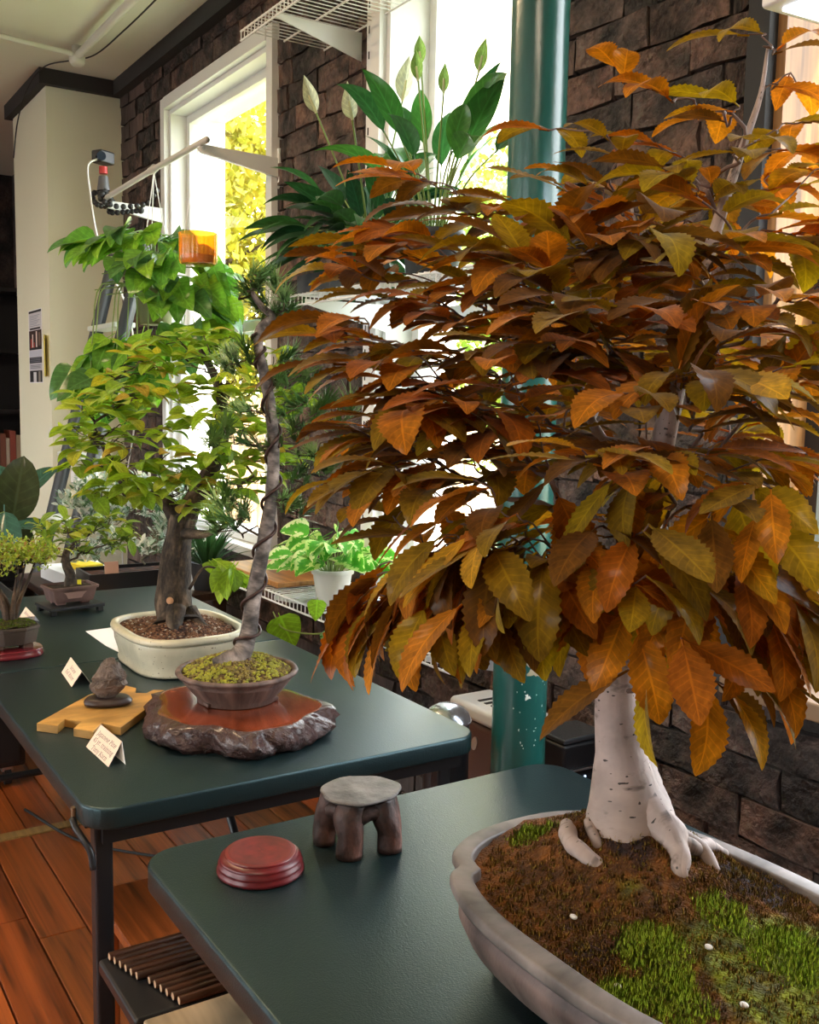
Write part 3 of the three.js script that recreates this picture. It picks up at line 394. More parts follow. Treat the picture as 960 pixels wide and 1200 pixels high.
// appliances by the wall
{ const t = thing('air_purifier', 'brown sided air purifier with a white vented top behind the green pole', 'air purifier', [0, 0, 0]); const x0 = 1.375, x1 = 1.49, z0 = -1.925, z1 = -1.705;
  part('body', rbox(x1 - x0, .63, z1 - z0, .012, (x0 + x1) / 2, .325, (z0 + z1) / 2), mat([.12, .060, .045], .35), t);
  const top = part('top_cover', rbox(x1 - x0 + .012, .04, z1 - z0 + .016, .014, (x0 + x1) / 2, .66, (z0 + z1) / 2, 4), mat([.85, .87, .88], .35), t);
  for (let i = 0; i < 6; i++) part('vent_slot', box(.07, .002, .010, (x0 + x1) / 2 + .005, .6808, z0 + .07 + i * .025), M.dark, t);
  part('badge', new THREE.CylinderGeometry(.017, .017, .002, 24).scale(1, 1, .6).rotateZ(Math.PI / 2).rotateX(.3).translate(x0 - .001, 0.59, -1.83), mat([.5, .42, .38], .3), t); }
{ const t = thing('black_device', 'black electronic box with small indicator lights behind the green pole', 'device', [0, 0, 0]); part('case', rbox(.125, .655, .10, .008, 1.475, .3285, -1.615), M.blackMetal, t); part('top_panel', rbox(.122, .012, .097, .004, 1.475, .663, -1.615), mat([.05, .055, .06], .25), t); part('shelf_ledge', rbox(.127, .005, .012, .002, 1.475, .60, -1.562), M.steel, t); for (const [x, y] of [[1.475, .58], [1.50, .572], [1.43, .58]]) part('indicator_light', new THREE.SphereGeometry(.003, 8, 6).translate(x, y, -1.5645), mat([.8, .9, 1], .4, { emissive: new THREE.Color(0xbfd8ff), emissiveIntensity: 1 }), t); }
{ const t = thing('lidded_bin', 'black bin with a rounded steel lid peeking past the table corner', 'bin', [1.245, 0, -1.76]); part('drum', lathe([[0, .001], [.045, .001], [.048, .01], [.05, .690], [0, .690]], 32), M.blackMetal, t); part('lid', lathe([[0, .724], [.02, .722], [.036, .714], [.048, .702], [.054, .690], [.054, .684], [0, .684]], 40), mat([.7, .75, .8], .22, { metalness: .9 }), t); }
// orange board, pot of variegated pothos, saucer: on the low wire shelf
{ const t = thing('cutting_board', 'orange wooden board lying at the far end of the low wire shelf', 'board', [0, 0, 0]); part('board', rbox(.26, .018, .46, .004, 1.485, .7945, -3.08), mat([.78, .36, .10], .38, { map: rep(T.grain, 3, 1) }), t); }
{ const t = thing('clay_saucer', 'terracotta saucer on the low wire shelf behind the beech leaves', 'saucer', [1.49, .781, -2.02]); part('dish', lathe([[0, .002], [.06, .002], [.075, .035], [.08, .035], [.082, .05], [.076, .05], [.07, .03], [.055, .012], [0, .012]], 40), mat([.62, .22, .11], .8), t); }

// ---------------------------------------------------------------- display pieces on the tables
{ // burl slab
  const rnd = RNG(51), o = t => { const r = 1 + .10 * Math.sin(2 * t + .6) + .05 * Math.sin(5 * t + 1) + .03 * Math.sin(9 * t); return [.158 * r * Math.cos(t), .184 * r * Math.sin(t)]; };
  const t = thing('burl_slab', 'glossy red brown burl wood slab with rough bark edge under the pine pot', 'display slab', [.762, .74, -1.785], -.35);
  part('top', ringBody(o, [[-9, .050], [-.12, .051], [-.06, .050], [-.028, .050], [-.016, .048]], 96), mat([.38, .070, .020], .16, { map: rep(T.grain, 1.2, 5), clearcoat: 1, clearcoatRoughness: .08 }), t);
  part('bark_edge', ringBody(o, [[-.018, .0485], [-.008, .047], [.000, .040], [.006, .030], [.010, .02], [.008, .010], [0, .001], [-.02, 0.0005], [-9, 0.0005]], 120, { noise: (x, y, z, a, i) => i < 1 || i > 6 ? [0, 0] : [.09 * n3(x * 45, y * 60, z * 45, 5) + .05 * n3(x * 120, y * 130, z * 120, 6), .005 * n3(x * 60, y * 40, z * 60, 8)] }), mat([.058, .022, .017], .38, { bumpMap: rep(T.rough, 14, 14), bumpScale: .006, clearcoat: .45, clearcoatRoughness: .22 }), t); }
{ // red stepped stand
  const t = thing('red_stand', 'round dark red lacquered wooden stand with stepped edge on the dark table', 'display stand', [.553, .7402, -1.212]);
  const m = mat([.24, .014, .018], .38, { map: rep(T.grain, 1, 3), clearcoat: .25, clearcoatRoughness: .3 });
  part('plinth', lathe([[0, 0], [.056, 0], [.059, .002], [.059, .006], [.0565, .0085], [.0575, .011], [.0575, .014], [.0545, .017], [.0555, .019], [.0545, .022], [.050, .0245], [.0485, .0252]], 72), m, t); part('top', lathe([[.0485, .0252], [.0488, .0272], [.0474, .0284], [.04, .0286], [0, .0286]], 72), mat([.32, .024, .026], .36, { map: rep(T.cloud, 2, 3), clearcoat: .3, clearcoatRoughness: .3 }), t); }
{ // stump stool of gnarled root
  const t = thing('root_stand', 'grey topped gnarled root stand shaped like a tiny stump stool', 'display stand', [.712, .7402, -1.218]), wood = mat([.20, .085, .060], .6, { map: rep(T.bark, 3, 6), bumpMap: rep(T.barkB, 3, 6), bumpScale: .004 });
  part('top', planarUV(ringBody(tt => { const r = .060 * (1 + .03 * Math.sin(3 * tt + 1) + .02 * Math.sin(7 * tt)); return [r * Math.cos(tt), r * .9 * Math.sin(tt)]; }, [[-9, .082], [-.03, .0815], [-.004, .082], [-.001, .0805], [-.0005, .0785], [-.004, .0765], [-9, .076]], 72)), mat([.30, .275, .26], .5, { map: rep(T.cloud, 8), bumpMap: rep(T.cloud, 14), bumpScale: .002 }), t);
  for (let k = 0; k < 5; k++) { const a = k * 1.2566 + 2.42, c = Math.cos(a), s = Math.sin(a), b = .3 * (k % 2 ? 1 : -1); part('leg', sweep([[.036 * c, .0735, .034 * s], [.045 * c, .052, .041 * s], [.051 * Math.cos(a + b * .3), .03, .046 * Math.sin(a + b * .3)], [.052 * Math.cos(a + b * .2), .0, .049 * Math.sin(a + b * .2)]], [.021, .0205, .0175, .0175], 12, 14, { noise: .22, nf: 70, seed: k + 2 }), wood, t); }
  for (let k = 0; k < 5; k++) { const a = k * 1.2566 + 2.42, b = a + 1.2566; part('bridge', sweep([[.047 * Math.cos(a), .058, .043 * Math.sin(a)], [.040 * Math.cos((a + b) / 2), .061 - .02 * (k === 1), .037 * Math.sin((a + b) / 2)], [.047 * Math.cos(b), .05, .043 * Math.sin(b)]], [.014, .012, .014], 8, 10, { noise: .2, nf: 70, seed: 9 + k }), wood, t); } }
{ const t = thing('black_tray', 'long dark grey tray at the far end of the shelf below the peace lilies', 'tray', [1.372, 1.6805, -2.60]); part('tray', merge([bspan(-.03, .03, 0, .004, -.10, .10), bspan(-.03, -.026, .004, .05, -.10, .10), bspan(.026, .03, .004, .05, -.10, .10), bspan(-.026, .026, .004, .05, -.10, -.096), bspan(-.026, .026, .004, .05, .096, .10)]), mat([.06, .065, .075], .5), t); part('soil', bspan(-.0255, .0255, .0045, .04, -.0955, .0955), M.soil || M.dark, t); }
{ // interlocking board with a viewing stone
  const t = thing('notched_board', 'honey coloured wooden board with notched puzzle edges under the viewing stone', 'display board', [0, .7402, 0]);
  const pts = [[44, 845], [70, 812 + 18], [128, 804], [150, 808], [147, 812], [158, 813], [178, 808], [198, 812], [140, 852], [117, 847], [108, 858], [87, 856], [93, 848], [73, 843], [67, 853]];
  const P = [[0.428,0.757,-1.952], [0.562,0.757,-2.089], [0.649,0.757,-2.121], [0.662,0.757,-2.091], [0.649,0.757,-2.055], [0.67,0.757,-2.043], [0.691,0.757,-2.06], [0.719,0.757,-2.037], [0.556,0.757,-1.85], [0.533,0.757,-1.893], [0.505,0.757,-1.851], [0.48,0.757,-1.888], [0.503,0.757,-1.921], [0.479,0.757,-1.953], [0.457,0.757,-1.918]];
  const g = new THREE.ExtrudeGeometry(new THREE.Shape(P.map(p => new THREE.Vector2(p[0], -p[2]))), { depth: .0145, bevelEnabled: true, bevelSize: .0008, bevelThickness: .0008, bevelSegments: 1 }).rotateX(-Math.PI / 2).translate(0, .001, 0); part('board', planarUV(g), mat([.95, .50, .12], .42, { map: rep(T.cloud, 3, 6) }), t);
  const s = thing('viewing_stone', 'small rugged brown viewing stone in a fitted dark base on the notched board', 'stone', [.578, .757, -2.005], -.4);
  part('stone_base', ringBody(oval(.046, .032, 2.4), [[-9, .001], [-.006, .001], [0, .003], [.001, .008], [-.004, .014], [-.008, .016], [-9, .016]], 48, { noise: (x, y, z) => [.05 * n3(x * 60, 0, z * 60, 4), 0] }), mat([.045, .026, .020], .4), s);
  const sg = new THREE.IcosahedronGeometry(1, 5), p = sg.attributes.position; for (let i = 0; i < p.count; i++) { const q = V(p.getX(i), p.getY(i), p.getZ(i)); let k = 1 + .26 * n3(q.x * 2, q.y * 2, q.z * 2, 3) + .17 * n3(q.x * 6, q.y * 3, q.z * 6, 7) + .10 * n3(q.x * 14, q.y * 9, q.z * 14, 8); const tw = .55 + .55 * sstep(-1, .8, -Math.abs(q.y - .2)) + (q.y < 0 ? .25 : 0); p.setXYZ(i, (q.x * k * tw + .16 * q.y) * .037, q.y * k * .042 + .049, q.z * k * tw * .027); }
  sg.computeVertexNormals(); part('rock', toCreasedNormals(sg, .5), mat([.34, .25, .20], .62, { map: rep(T.cloud, 2), bumpMap: rep(T.rough, 4), bumpScale: .003 }), s); }
// cards and paper
const ink = (lines, size) => canvasTex(512, 256, (g, w, h) => { g.fillStyle = '#f0d9c6'; g.fillRect(0, 0, w, h); g.fillStyle = '#3a2a30'; g.font = `italic ${size}px serif`; g.textAlign = 'center'; lines.forEach((l, i) => g.fillText(l, w / 2, size * 1.1 + 26 + i * size * 1.12)); });
function tentCard(label, A0, B0, RA, RB, F, lines, size) { // front face A0 B0 RB RA with writing, rear or foot flap to F
  const a = A(A0), b = A(B0), ra = A(RA), rb = A(RB), t = thing('name_card', label, 'card', [a.x, .7403, a.z]), rel = v => V(v.x - a.x, v.y - .7403, v.z - a.z), n = b.clone().sub(a).cross(ra.clone().sub(a)).normalize().multiplyScalar(.0006);
  const quad = (p, q, r, s) => { const f = [p, q, r, s].map(rel), k = f.map(v => v.clone().sub(n)), g = new THREE.BufferGeometry(), pos = []; const face = (...v) => [0, 1, 2, 0, 2, 3].forEach(i => pos.push(v[i].x, v[i].y, v[i].z)); face(f[0], f[1], f[2], f[3]); face(k[3], k[2], k[1], k[0]); for (let i = 0; i < 4; i++) { const j = (i + 1) % 4; face(f[i], k[i], k[j], f[j]); } g.setAttribute('position', new THREE.Float32BufferAttribute(pos, 3)); const uv = []; for (let i = 0; i < pos.length / 18; i++) uv.push(0, 0, 1, 0, 1, 1, 0, 0, 1, 1, 0, 1); g.setAttribute('uv', new THREE.Float32BufferAttribute(uv, 2)); g.computeVertexNormals(); return g; };
  part('front_panel', quad(a, b, rb, ra), mat([1, 1, 1], .8, { map: ink(lines, size) }), t); const f = A(F), e = f.clone().sub(b); part('rear_panel', F[1] < .75 && F[3] ? quad(a, b, f, f) : quad(rb, f, f.clone().add(a).sub(b), ra), mat([.9, .89, .88], .8), t);
}
tentCard('folded handwritten card before the notched board, three lines of dark writing', [0.483,0.741,-1.819], [0.488,0.741,-1.697], [0.516,0.772,-1.838], [0.521,0.772,-1.727], [0.517,0.741,-1.694], ['Japanese Pine', '45 yr. training', 'Tony Korn'], 64);
tentCard('small folded card with faint writing behind the viewing stone', [0.571,0.741,-2.348], [0.56,0.741,-2.218], [0.599,0.768,-2.374], [0.587,0.768,-2.235], [0.603,0.741,-2.21], ['Stone', 'Eel River'], 80);
tentCard('pink card standing behind the small moss pot at the table edge', [0.612,0.741,-2.992], [0.642,0.741,-2.937], [0.635,0.768,-3.008], [0.629,0.768,-2.867], [0.652,0.741,-2.92], ['Boxwood'], 80);
{ const t = thing('paper_sheet', 'white paper corner sticking out from under the white bonsai pot', 'paper', [0, .7404, 0]); const g = new THREE.ExtrudeGeometry(new THREE.Shape([[0.731,0.74,-2.738], [0.853,0.74,-2.756], [0.747,0.74,-2.416], [0.732,0.74,-2.552]].map(p => new THREE.Vector2(p[0], -p[2]))), { depth: .0006, bevelEnabled: false }).rotateX(-Math.PI / 2); part('sheet', g, mat([.85, .87, .92], .8), t); }
// things on the low table beyond
{ const mk = (name, label, cat, x, z, w, d, h, col, turn, y = .6705) => { const t = thing(name, label, cat, [x, y, z], turn); part('body', rbox(w, h, d, .003, 0, h / 2, 0), mat(col, .6), t); return t; };
  mk('magazine', 'pinkish magazine lying open at the near edge of the low dark table', 'magazine', .98, -3.52, .16, .11, .012, [.55, .25, .2], .15); mk('ruler', 'yellow wooden ruler lying on the pink magazine', 'ruler', .99, -3.53, .15, .022, .006, [.85, .55, .08], .1, .683);
  const b = mk('paper_stack', 'stack of white papers behind the black plant tray', 'papers', 1.03, -3.91, .22, .26, .05, [.8, .8, .78], .1); const y = mk('yellow_leaflet', 'folded yellow leaflet on top of the white papers', 'leaflet', 1.03, -3.88, .09, .14, .02, [.9, .66, .02], .3, .7215); }
// ---------------------------------------------------------------- plants
const DS = { side: THREE.DoubleSide };
const leafM = (c, map, o = {}) => mat(c, 1, { map, specularIntensity: .25, ...DS, transmission: .38, thickness: 0, clearcoat: .35, clearcoatRoughness: .34, ...o });
const up = V(0, 1, 0);
// adds leaves to a plant: the nearest as parts of their own (up to 300), the rest as one joined part
function addLeaves(t, leaves, geos, mats, name = 'leaf', limit = 296, tints) {
  const o = new THREE.Object3D(), base = t.position; leaves.forEach(l => l.d = l.p.distanceTo(camera.position)); leaves.sort((a, b) => a.d - b.d); const rest = [];
  leaves.forEach((l, i) => {
    const g = geos[l.g % geos.length], q = l.p.clone().sub(base);
    if (i < limit) { const m = part(name, g, mats[l.m % mats.length], t); place(m, q, l.dir, l.up || up, l.roll || 0, l.s); if (l.sx) m.scale.x *= l.sx; }
    else { place(o, q, l.dir, l.up || up, l.roll || 0, l.s); o.updateMatrix(); const c = g.clone().applyMatrix4(o.matrix), col = mats[l.m % mats.length].color, a = new Float32Array(c.attributes.position.count * 3); for (let k = 0; k < a.length; k += 3) { a[k] = col.r; a[k + 1] = col.g; a[k + 2] = col.b; } c.setAttribute('color', new THREE.BufferAttribute(a, 3)); rest.push(c); }
  });
  if (rest.length) { const m = mats[0].clone(); m.color.setRGB(1, 1, 1); m.vertexColors = true; part('foliage', merge(rest), m, t).userData.kind = 'stuff'; }
}
M.beechBark = mat([.56, .49, .46], .7, { map: rep(T.beech, 3, 5), bumpMap: rep(T.barkB, 3, 6), bumpScale: .0016 });
M.beechTwig = mat([.17, .105, .085], .6);
M.bark = mat([.27, .18, .115], .85, { map: rep(T.bark, 3, 5), bumpMap: rep(T.barkB, 3, 5), bumpScale: .006 });
M.barkGrey = mat([.60, .49, .43], .75, { map: rep(T.bark, 5, 8), bumpMap: rep(T.barkB, 5, 8), bumpScale: .003 });
M.clay = mat([.27, .165, .13], .6, { map: rep(T.cloud, 3), bumpMap: rep(T.cloud, 8), bumpScale: .001 });
const blades = (n, seed, h, sp) => { const r = RNG(seed), g = []; for (let i = 0; i < n; i++) { const a = r() * 6.28, k = .3 + r() * .7, x = (r() - .5) * sp, z = (r() - .5) * sp, w = .0006, dx = Math.cos(a) * h * .6 * r(), dz = Math.sin(a) * h * .6 * r(), b = new THREE.BufferGeometry(); b.setAttribute('position', new THREE.Float32BufferAttribute([x - w * Math.sin(a), 0, z + w * Math.cos(a), x + w * Math.sin(a), 0, z - w * Math.cos(a), x + dx, h * k, z + dz], 3)); b.setAttribute('uv', new THREE.Float32BufferAttribute([0, 0, 1, 0, .5, 1], 2)); b.setAttribute('normal', new THREE.Float32BufferAttribute([0, 1, 0, 0, 1, 0, 0, 1, 0], 3)); g.push(b); } return mergeGeometries(g); };
const tuftGeos = [blades(16, 1, .0075, .011), blades(14, 2, .008, .012), blades(10, 3, .006, .010)];

// ======== the copper beech in its lobed oval pot
{
  const bx = .775, bz = -.680, rim = .862;
  const out0 = oval(.185, .272, 2.5), lobes = t => { const [x, z] = out0(t); let k = 1; for (const a of [R(58), R(122), R(238), R(302)]) { const d = Math.abs(((t - a + Math.PI * 3) % (Math.PI * 2)) - Math.PI); k -= .05 * Math.exp(-Math.pow(d / .06, 2)); } return [x * k, z * k]; };
  const pot = thing('beech_pot', 'large grey brown oval bonsai pot with lobed rim, holding the copper beech', 'plant pot', [bx, .7402, bz]), y0 = .7402;
  const pm = mat([.30, .205, .175], .55, { map: rep(T.cloud, 2, 4), bumpMap: rep(T.cloud, 6, 8), bumpScale: .0012 }), rm = mat([.36, .31, .285], .5, { map: rep(T.cloud, 2, 4) });
  part('bowl', ringBody(lobes, [[-9, .012], [-.075, .012], [-.066, .014], [-.046, .028], [-.022, .052], [-.010, .076], [-.010, .088], [-.016, .096], [-.014, .100]], 160, { us: 4 }), pm, pot);
  part('rim', ringBody(lobes, [[-.014, .100], [-.002, .104], [.001, .109], [.001, .117], [-.002, .121], [-.022, .1215], [-.026, .119], [-.028, .08]], 160, { us: 4 }), rm, pot);
  for (const [x, z] of [[-.07, -.14], [.07, -.14], [-.07, .14], [.07, .14]]) part('foot', rbox(.07, .0135, .07, .006, x, .007, z), pm, pot);
  const hgt = (x, z) => { const px = x - .035, pz = z + .105, d = Math.hypot(px, pz * .8); return .108 + .072 * Math.exp(-d * d / .0092) + .006 * n3(x * 28, 3, z * 28, 4) + .0035 * n3(x * 80, 3, z * 80, 5); };
  const kind = (x, z) => { const a = fbm(x * 1 + 5.2, z + 5.1, 14, 14, 3, 151), b = fbm(x + 2.2, z + 3.1, 10, 10, 3, 157); return [a, b]; };
  const mossMap = tex(512, 512, (u, v) => { const a = fbm(u, v, 5, 5, 4, 161), b = fbm(u, v, 6, 6, 4, 167), f = fbm(u, v, 60, 60, 3, 163), k = .45 + 1.0 * f; const g = sstep(.50, .60, a), d = sstep(.56, .64, b) * (1 - g * .6); let c = [lerp(.42, .42, g), lerp(.25, .44, g), lerp(.055, .05, g)]; c = [lerp(c[0], .20, d), lerp(c[1], .115, d), lerp(c[2], .09, d)]; return c.map(q => q * k); }, true, .35, .35);
  part('moss', mound(lobes, .026, hgt, 40, 120, 4), mat([.95, .95, .95], .98, { map: mossMap, bumpMap: rep(T.gran, 2), bumpScale: .005 }), pot);
  const rnd = RNG(61), greens = [[.46, .72, .04], [.56, .74, .05], [.33, .56, .03]], browns = [[.36, .19, .025], [.25, .13, .02], [.40, .29, .04]];
  const spots = [[[0.707,0.885,-0.649], .030], [[0.696,0.88,-0.612], .022], [[0.644,0.87,-0.613], .026], [[0.663,0.865,-0.58], .032], [[0.806,0.885,-0.645], .026], [[0.823,0.865,-0.575], .040], [[0.808,0.865,-0.541], .03], [[0.749,0.865,-0.885], .026], [[0.605,0.865,-0.615], .016]].map(([p, r]) => [p[0] - bx, p[2] - bz, r]);
  const inst = [[], []]; let guard = 0;
  while (inst[0].length + inst[1].length < 5200 && guard++ < 40000) { const t = rnd() * 6.283, q = Math.sqrt(rnd()) * .84, [ox, oz] = lobes(t), x = ox * q, z = oz * q, gr = spots.some(([a, b, r]) => Math.hypot(x - a, z - b) < r * (.75 + .5 * rnd())); if (!gr && rnd() < .45) continue; inst[gr ? 0 : 1].push([x, z]); }
  inst.forEach((L, k) => { const im = new THREE.InstancedMesh(tuftGeos[k ? 2 : 0], mat([1, 1, 1], .9, { ...DS }), L.length), c = new THREE.Color(); L.forEach(([x, z], i) => { im.setMatrixAt(i, new THREE.Matrix4().makeRotationY(rnd() * 6).scale(V(1, .7 + .8 * rnd(), 1)).setPosition(x, hgt(x, z) - .001, z)); const q = (k ? browns : greens)[Math.floor(rnd() * 3)], w = .7 + .6 * rnd(); c.setRGB(q[0] * w, q[1] * w, q[2] * w); im.setColorAt(i, c); }); im.name = k ? 'brown_moss' : 'green_moss'; im.userData.kind = 'stuff'; pot.add(im); });
  const peb = mat([.72, .68, .62], .6), pg = new THREE.IcosahedronGeometry(.0035, 1); for (const [x, z] of [[-.06, .135], [-.13, .05], [.02, .16], [-.02, .06], [.06, .16], [-.095, -.05]]) { const o = part('pebble', pg, peb, pot); o.position.set(x, hgt(x, z) + .002, z); o.scale.set(1, .7, 1.3); }
  // ---- tree
  const tx = .812, tz = -.792, ty = .918;
  const tree = thing('copper_beech', 'tall copper beech bonsai with rust and olive toothed leaves and pale smooth trunk', 'bonsai tree', [tx, ty, tz]);
  const toT = p => V(p[0] - tx, p[1] - ty, p[2] - tz);
  const trunk = [[tx - .001, ty - .03, tz], [0.815,0.929,-0.797], [0.813,0.987,-0.806], [0.812,1.055,-0.816], [0.829,1.122,-0.82], [0.85,1.199,-0.822], [0.868,1.296,-0.824], [0.89,1.394,-0.822], [0.913,1.492,-0.82], [0.942,1.59,-0.815], [0.962,1.667,-0.805], [0.985,1.735,-0.8], [0.994,1.789,-0.801]];
  part('trunk', sweep(trunk.map(toT), [.054, .042, .028, .0225, .020, .017, .0145, .012, .0098, .0074, .005, .003, .0015], 60, 22, { noise: .07, nf: 30 }), M.beechBark, tree);
  const W = (x, y, z) => toT([x, y, z]);
  const rootP = (list, rad, s) => part('root', sweep(list.map(toT), rad, 30, 14, { noise: .34, nf: 75, seed: s }), M.beechBark, tree, 'knobbly pale surface root');
  rootP([[0.858,0.955,-0.835], [0.83,0.93,-0.773], [0.824,0.914,-0.74], [0.818,0.902,-0.717], [0.802,0.889,-0.702], [0.817,0.868,-0.703]], [.031, .025, .018, .013, .0095, .005], 3);
  rootP([[0.825,0.918,-0.747], [0.84,0.907,-0.726], [0.852,0.895,-0.714], [0.854,0.879,-0.7], [0.865,0.862,-0.702]], [.013, .010, .009, .0075, .004], 5); rootP([[0.82,0.91,-0.727], [0.843,0.9,-0.717], [0.88,0.89,-0.731], [0.919,0.868,-0.738]], [.010, .008, .007, .004], 6);
  rootP([[0.757,0.905,-0.829], [0.733,0.903,-0.797], [0.734,0.895,-0.775], [0.75,0.88,-0.755], [0.767,0.868,-0.759]], [.008, .0105, .010, .0085, .004], 7);
  rootP([[0.772,0.912,-0.81], [0.756,0.9,-0.778], [0.776,0.88,-0.787]], [.006, .0055, .003], 8);
  // sprays: tip, droop, leaves
  const sprays = [[0.97,1.8,-0.81,0.03,2],[1.01,1.79,-0.8,0.06,2],[1.02,1.75,-0.78,0.09,3],[0.83,1.75,-0.87,0.09,2],[0.88,1.73,-0.85,0.06,2],[0.76,1.69,-0.92,0.24,3],[0.76,1.62,-0.88,0.06,3],[0.81,1.67,-0.86,0.03,3],[0.87,1.68,-0.86,0.06,4],[0.93,1.72,-0.8,0.06,3],[0.94,1.71,-0.84,0.06,4],[0.94,1.67,-0.77,0.12,4],[1.01,1.7,-0.76,0.12,4],[1.04,1.66,-0.75,0.12,5],[0.85,1.62,-0.79,0.06,5],[0.82,1.63,-0.9,0.06,5],[0.79,1.58,-0.8,0.06,6],[0.64,1.64,-1.01,0.03,3],[0.68,1.6,-0.99,0.03,4],[0.7,1.59,-0.95,0.06,4],[0.76,1.62,-0.97,0.18,4],[0.74,1.58,-0.88,0.12,6],[0.6,1.56,-1.02,0.05,4],[0.65,1.57,-1.01,0.06,5],[0.67,1.55,-0.95,0.06,6],[0.67,1.54,-0.87,0.06,6],[0.58,1.53,-1.02,0.07,4],[0.69,1.52,-0.82,0.07,6],[0.74,1.54,-0.8,0.07,6],[0.79,1.53,-0.76,0.07,6],[0.86,1.55,-0.74,0.09,6],[0.95,1.59,-0.75,0.12,6],[1.03,1.58,-0.75,0.12,6],[0.57,1.47,-1.02,0.12,4],[0.63,1.5,-1.03,0.07,6],[0.62,1.49,-0.93,0.09,6],[0.67,1.5,-0.92,0.09,6],[0.67,1.47,-0.82,0.12,6],[0.69,1.48,-0.77,0.12,6],[0.72,1.46,-0.73,0.12,6],[0.78,1.48,-0.71,0.12,6],[0.86,1.49,-0.7,0.12,6],[0.96,1.5,-0.71,0.18,6],[1.05,1.51,-0.72,0.18,5],[0.57,1.42,-1.02,0.15,4],[0.58,1.42,-0.97,0.15,6],[0.66,1.43,-1.01,0.12,6],[0.63,1.43,-0.88,0.15,6],[0.64,1.41,-0.81,0.18,6],[0.73,1.42,-0.82,0.18,6],[0.69,1.39,-0.7,0.27,6],[0.75,1.41,-0.69,0.18,6],[0.79,1.41,-0.66,0.24,6],[0.87,1.42,-0.66,0.24,6],[0.98,1.41,-0.68,0.24,5],[0.57,1.35,-1.01,0.27,5],[0.62,1.36,-1.03,0.21,6],[0.58,1.37,-0.91,0.21,6],[0.61,1.38,-0.86,0.24,6],[0.68,1.35,-0.89,0.30,5],[0.67,1.33,-0.7,0.30,6],[0.8,1.35,-0.91,0.24,5],[0.7,1.34,-0.67,0.36,6],[0.76,1.34,-0.65,0.30,6],[0.82,1.33,-0.64,0.36,6],[0.93,1.33,-0.67,0.36,6],[0.56,1.29,-1,0.48,5],[0.58,1.31,-0.93,0.42,6],[0.65,1.31,-0.96,0.36,6],[0.62,1.3,-0.84,0.48,6],[0.63,1.27,-0.78,0.70,5],[0.68,1.23,-0.79,0.50,6],[0.62,1.24,-0.79,0.80,6],[0.68,1.26,-0.72,0.50,3],[0.69,1.27,-0.66,0.90,6],[0.75,1.28,-0.64,0.85,6],[0.79,1.28,-0.62,0.85,6],[0.87,1.24,-0.62,0.90,6],[0.59,1.18,-0.98,0.95,6],[0.59,1.21,-0.91,0.95,6],[0.58,1.15,-0.98,1.10,4],[0.6,1.23,-0.86,1.00,6],[0.61,1.16,-0.91,1.15,4],[0.6,1.25,-0.81,0.85,6],[0.65,1.21,-0.85,1.05,5],[0.65,1.21,-0.8,1.05,5],[0.66,1.23,-0.77,0.90,6],[0.71,1.2,-0.79,1.05,3],[0.7,1.23,-0.73,0.70,3],[0.7,1.22,-0.67,0.90,3],[0.76,1.21,-0.67,1.00,5],[0.79,1.23,-0.64,1.00,6],[0.84,1.2,-0.63,1.00,4],[0.91,1.21,-0.64,1.00,5],[0.72,1.18,-0.82,1.10,3],[0.74,1.19,-0.78,1.05,3],[0.73,1.16,-0.71,0.85,3],[0.76,1.17,-0.69,0.90,3],[0.81,1.17,-0.67,1.00,4],[0.85,1.15,-0.66,0.85,4],[0.91,1.15,-0.66,0.90,4],[0.82,1.37,-0.99,0.18,6],[0.9,1.42,-0.95,0.12,6],[0.96,1.46,-0.94,0.12,6],[1.01,1.44,-0.88,0.12,6],[0.86,1.56,-0.96,0.06,6],[0.94,1.53,-0.94,0.06,6],[0.78,1.52,-1.01,0.12,6],[0.72,1.43,-1.03,0.18,6],[1.05,1.38,-0.83,0.18,6],[0.97,1.29,-0.89,0.18,6],[0.89,1.24,-0.93,0.30,5],[1.03,1.63,-0.86,0.06,6],[0.98,1.6,-0.91,0.06,6]];
  { const r = RNG(5), n0 = sprays.length; for (let i = 0; i < n0; i++) { const s = sprays[i]; if (s[1] > 1.66 || s[4] < 5 || (s[1] < 1.24 && i % 3 > 0)) continue; sprays.push([s[0] + (r() - .5) * .10 + .008, s[1] + (r() - .5) * .08, s[2] + (r() - .62) * .12, s[3], s[4]]); if (r() < .35 && s[1] > 1.24) sprays.push([s[0] + .04 + (r() - .5) * .08, s[1] + (r() - .5) * .08, s[2] - .10 - r() * .08, s[3], s[4]]); } for (const s of [[0.71,1.12,-0.7,.9,2],[0.81,1.1,-0.66,1.2,3],[0.85,1.11,-0.63,.9,3],[0.73,1.16,-0.65,.9,2],[0.72,1.18,-0.77,1.1,2],[0.69,1.19,-0.8,1.1,3],[0.64,1.18,-0.84,1.2,4],[0.57,1.17,-0.96,1.1,5],[0.56,1.14,-0.99,1.3,4],[0.57,1.15,-0.92,1.3,5],[0.58,1.17,-0.86,1.3,5],[0.6,1.19,-0.99,.9,5],[0.64,1.63,-1,.05,3],[0.59,1.18,-0.81,1.2,5]]) sprays.push(s); }
  const twigs = growTwigs(trunk.slice(3), sprays.map(s => s.slice(0, 3)), { thin: .00095, thick: .0085, jitter: .012, seed: 7, upBias: .22 });
  twigs.forEach(w => part(w.rad[0] > .003 ? 'branch' : 'twig', sweep(w.path.map(p => W(p.x, p.y, p.z)), w.rad.map(r => Math.max(r, .0009)), 12, 7), w.rad[0] > .0042 ? M.beechBark : M.beechTwig, tree));
  const rnd2 = RNG(71), leaves = [], geos = [];
